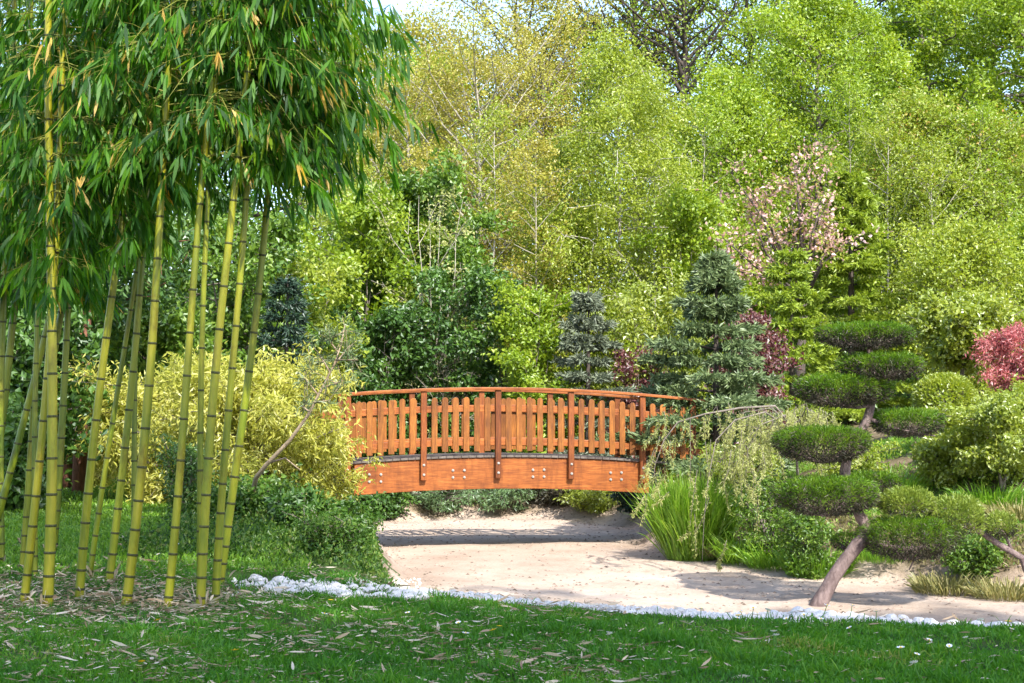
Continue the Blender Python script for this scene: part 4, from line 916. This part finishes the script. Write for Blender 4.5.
# ------------------------------------------------------------------ wood behind
WOODS = [
 ('airy fresh tree filling the gap right of the ochre budding tree', 'infill_tree', 500, 165, 48, 170, 'birch', dict(n=18000, L=.13, cb=.05)),
 ('pale green tree behind the left budding tree', 'infill_tree', 440, 120, 50, 170, 'birch', dict(n=18000, L=.13, cb=.05)),
 ('light green tree right of the pale birch trunk', 'infill_tree', 672, 105, 47, 170, 'birch', dict(n=20000, L=.13, cb=.05)),
 ('lime tree behind the pink blossom', 'infill_tree', 775, 115, 48, 160, 'lime', dict(n=20000, L=.13, cb=.05)),
 ('vivid green tree between the two tiered crowns and the blossom', 'infill_tree', 880, 50, 50, 170, 'fresh', dict(n=20000, L=.14, cb=.05)),
 ('pale lime tree under the tiers at the top right', 'infill_tree', 965, 130, 46, 150, 'lime', dict(n=18000, L=.13, cb=.05)),
 ('small light green tree above the grey spruce', 'infill_tree', 560, 205, 37, 120, 'birch', dict(n=14000, L=.11, cb=.05)),
 ('bushy fresh tree just right of the bamboo sprays', 'infill_tree', 372, 120, 46, 150, 'birch', dict(n=16000, L=.13, cb=.05)),
 ('fresh tree filling the sky gap beside the topmost bamboo spray', 'infill_tree', 415, 12, 62, 150, 'bud', dict(bark='dark', n=12000, L=.18, cb=.1, sig=.3)),
 # label, name, px, top, Y, w, leaf, kwargs
 ('budding yellow-brown tree left of the sky gap, beside the bamboo sprays', 'budding_tree', 405, 85, 44, 150, 'bud', dict(bark='twig', n=13000, L=.10, prof='vase', rise=.9, sig=.16)),
 ('budding ochre tree with many fine upright twigs above the middle of the bridge', 'budding_tree', 478, 60, 42, 170, 'bud', dict(bark='twig', n=16000, L=.10, prof='vase', rise=.95, sig=.16)),
 ('budding golden-tinged tree left of the birch trunk', 'budding_tree', 545, 50, 45, 150, 'bud', dict(bark='grey', n=13000, L=.10, prof='vase', rise=.9, sig=.16)),
 ('slender birch with pale straight trunk and drooping bright leaves', 'birch_tree', 620, 18, 37, 190, 'birch', dict(bark='birch', n=30000, L=.105, prof='oval', rise=.35, droop=.35, hang=.18, cb=.18, trunk_r=.085, sig=.16, wig=.015)),
 ('second birch with a thin crown behind the grey spruce', 'birch_tree', 570, 120, 40, 130, 'birch', dict(bark='birch', n=17000, L=.105, rise=.4, droop=.35, hang=.18, cb=.15, trunk_r=.08)),
 ('bright green tree rising above the pink blossom', 'fresh_tree', 822, -15, 43, 190, 'fresh', dict(n=30000, L=.14, cb=.15)),
 ('fresh green tree between the birch and the blossom tree', 'fresh_tree', 735, 65, 41, 150, 'fresh', dict(n=24000, L=.13, cb=.12)),
 ('tree with horizontal tiers of vivid green leaves at the top right', 'fresh_tree', 930, -40, 46, 250, 'fresh', dict(n=36000, L=.16, cb=.2, rise=.1, sig=.15)),
 ('tiered vivid green tree cut by the top right corner', 'fresh_tree', 1035, -60, 44, 220, 'fresh', dict(n=28000, L=.15, cb=.2, rise=.1)),
 ('tree with reddish new leaves at the right edge', 'russet_tree', 1000, 110, 38, 150, 'russet', dict(n=20000, L=.12, cb=.12)),
 ('mottled yellow-green tree with thin grey stem behind the lime maple', 'russet_tree', 920, 90, 38.5, 130, 'russet', dict(n=20000, L=.12, cb=.1)),
 ('low yellow-green tree behind the red maple', 'russet_tree', 965, 225, 32, 130, 'birch', dict(n=16000, L=.11, cb=.08)),
 ('leafy green tree behind the red maple at the far right', 'fresh_tree', 1050, 215, 33, 130, 'fresh', dict(n=15000, L=.11, cb=.1)),
 ('tall dark-limbed oak with sparse young leaves against the sky, left of its neighbour', 'tall_oak', 640, -110, 56, 230, 'bud', dict(bark='dark', n=8500, L=.17, cb=.42, prof='vase', rise=.8, trunk_r=.30, sig=.3)),
 ('tall oak with a forked dark trunk showing in the sky gap', 'tall_oak', 678, -120, 53, 210, 'fresh', dict(bark='dark', n=4800, L=.16, cb=.5, prof='vase', rise=.8, trunk_r=.28, sig=.3, lean=.8)),
 ('tall oak leaning left above the fresh green trees', 'tall_oak', 765, -90, 55, 200, 'fresh', dict(bark='dark', n=15000, L=.17, cb=.35, prof='vase', rise=.7, trunk_r=.26, sig=.3, lean=1.)),
 ('airy yellow-green tree at the top centre below the sky', 'woodland_tree', 520, -25, 57, 190, 'bud', dict(bark='dark', n=12000, L=.17, cb=.25, prof='vase', rise=.7, sig=.3, trunk_r=.22)),
 ('green woodland tree behind the budding trees', 'woodland_tree', 455, 55, 58, 170, 'fresh', dict(bark='dark', n=14000, L=.18, cb=.2, sig=.3)),
 ('light green woodland tree left of the oaks', 'woodland_tree', 585, 15, 60, 200, 'fresh', dict(bark='dark', n=15000, L=.18, cb=.2, sig=.3)),
 ('green woodland tree between the oaks and the top of the fresh trees', 'woodland_tree', 715, 165, 60, 200, 'fresh', dict(bark='dark', n=15000, L=.18, cb=.1, sig=.3)),
 ('deep green woodland tree behind the tiered crowns', 'woodland_tree', 860, -70, 60, 240, 'mid', dict(bark='dark', n=24000, L=.2, cb=.12, sig=.3)),
 ('deep green woodland tree behind the top right corner', 'woodland_tree', 1000, -60, 62, 260, 'mid', dict(bark='dark', n=24000, L=.2, cb=.12, sig=.3)),
 ('green woodland tree behind the tips of the bamboo sprays', 'woodland_tree', 350, 25, 55, 190, 'fresh', dict(bark='dark', n=18000, L=.18, cb=.15, sig=.3)),
 ('woodland tree glimpsed through the middle of the bamboo canopy', 'woodland_tree', 240, -30, 50, 210, 'mid', dict(bark='dark', n=18000, L=.18, cb=.15, sig=.3)),
 ('woodland tree glimpsed through the left of the bamboo canopy', 'woodland_tree', 80, -60, 50, 260, 'mid', dict(bark='dark', n=18000, L=.19, cb=.12, sig=.3)),
]
for i, (lab, nm, px, top, Y, w, lf, kw) in enumerate(WOODS):
    kw = dict(kw); kw['n'] = int(kw['n'] * 1.45); kw['L'] *= .84; kw.setdefault('nlimb', 60); kw.setdefault('ntwig', 7); kw['sig'] = kw.get('sig', .2) * 1.25
    T(nm, lab, 'tree', px, top, Y, w, lf, seed=200 + i, **kw)
SAP = [(494, 95, 38, 'birch', 'thin pale sapling stem rising right of the ochre budding tree'), (536, 130, 36, 'bud', 'thin upright sapling left of the pale birch trunk'), (655, 150, 36, 'birch', 'slender young tree with pale stem above the blue spruce'),
       (706, 95, 38, 'fresh', 'slender upright tree between the birch and the pink blossom'), (853, 70, 39, 'fresh', 'slim grey stemmed young tree just right of the pink blossom'), (890, 110, 37, 'birch', 'thin young tree above the top pads of the pine'),
       (935, 140, 36, 'birch', 'slender young tree above the lime maple'), (985, 100, 37, 'fresh', 'thin upright tree rising behind the red maple'), (340, 130, 40, 'birch', 'thin young tree beside the drooping bamboo tips'), (425, 140, 39, 'bud', 'thin budding sapling above the dark glossy shrub')]
for i, (px, top, Y, lf, lab) in enumerate(SAP):
    T('young_tree', lab, 'tree', px, top, Y, 90, lf, seed=400 + i, bark='birch' if lf == 'birch' else 'twig', n=5200, L=.095, wr=.5, sig=.16, cb=.28, rise=.8, nlimb=34, ntwig=5, trunk_r=.055, wig=.018, group='slender young trees in front of the wood')
# undergrowth on the hillside
Pu = scatter(70000, -24, 26, 32, 64, lambda x, y: (np.abs(x) < .40 * y + 1) & (rng.random(len(x)) < 34 / y) & (wob(x, y, .9, 3) > -.45))
hb = (1.0 + .9 * wob(Pu[:, 0], Pu[:, 1], .55, 7)); Pu[:, 2] += rng.random(len(Pu)) * np.clip(hb, .2, 2.2)
Du = rng.normal(0, 1, (len(Pu), 3)); lu = rng.uniform(.09, .2, len(Pu))
ru = .5 * rng.random(len(Pu)) + .25 + .25 * wob(Pu[:, 0], Pu[:, 1], .8, 2)
props(leaf_quads('undergrowth', Pu, Du, lu, lu * .6, G['mid'], None, rng, ru), 'leafy undergrowth covering the hillside under the trees', 'undergrowth', None, 'stuff')

# trees beside and behind the viewer whose shade falls over the lawn and bamboo
first = None
for i, (x, y, lab) in enumerate(((4.8, -13.4, 'tall tree behind the viewer casting shade on the left of the lawn'),
        (11.4, -12.6, 'tall tree right of the viewer casting shade on the pine'), (17.2, -12.4, 'tall tree far right of the viewer casting shade on the right lawn edge'))):
    broad_tree('shade_tree', lab, 'tree', (x, y), 27, 5.6, 'mid', bark='dark', cb=.34, n=10500, L=.42, sig=.45, nlimb=44, ntwig=6, seed=300 + i, group='tall trees behind the viewer')

# ================================================================== LIGHT, CAMERA
sc = bpy.context.scene
w = bpy.data.worlds.new('World'); sc.world = w; w.use_nodes = True
nt = w.node_tree; bg = nt.nodes['Background']
sky = nt.nodes.new('ShaderNodeTexSky'); sky.sky_type = 'NISHITA'; sky.sun_disc = False; sky.sun_elevation = SUN_EL; sky.sun_rotation = SUN_AZ
sky.air_density = 1.0; sky.dust_density = 1.6; sky.ozone_density = 1.0
nt.links.new(sky.outputs[0], bg.inputs[0]); bg.inputs[1].default_value = .15
L = bpy.data.lights.new('sun', 'SUN'); L.energy = 3.0; L.angle = rad(.5); L.color = (1, .95, .86)
so = bpy.data.objects.new('sun', L); C.objects.link(so)
sv = Vector((math.sin(SUN_AZ) * math.cos(SUN_EL), math.cos(SUN_AZ) * math.cos(SUN_EL), math.sin(SUN_EL)))
so.rotation_euler = (-sv).to_track_quat('-Z', 'Y').to_euler(); so.location = tuple(sv * 60)
cam = bpy.data.cameras.new('camera'); co = bpy.data.objects.new('camera', cam); C.objects.link(co)
cam.sensor_width = 36; cam.lens = F / 1024 * 36; cam.clip_end = 1000; cam.clip_start = .1
co.location = (0, 0, CAMZ); co.rotation_euler = (math.pi / 2 + PITCH, 0, 0); sc.camera = co
sc.view_settings.view_transform = 'Standard'; sc.view_settings.look = 'None'; sc.view_settings.exposure = 1.8; sc.view_settings.gamma = 1
sc.cycles.max_bounces = 8; sc.cycles.transmission_bounces = 5; sc.cycles.diffuse_bounces = 4
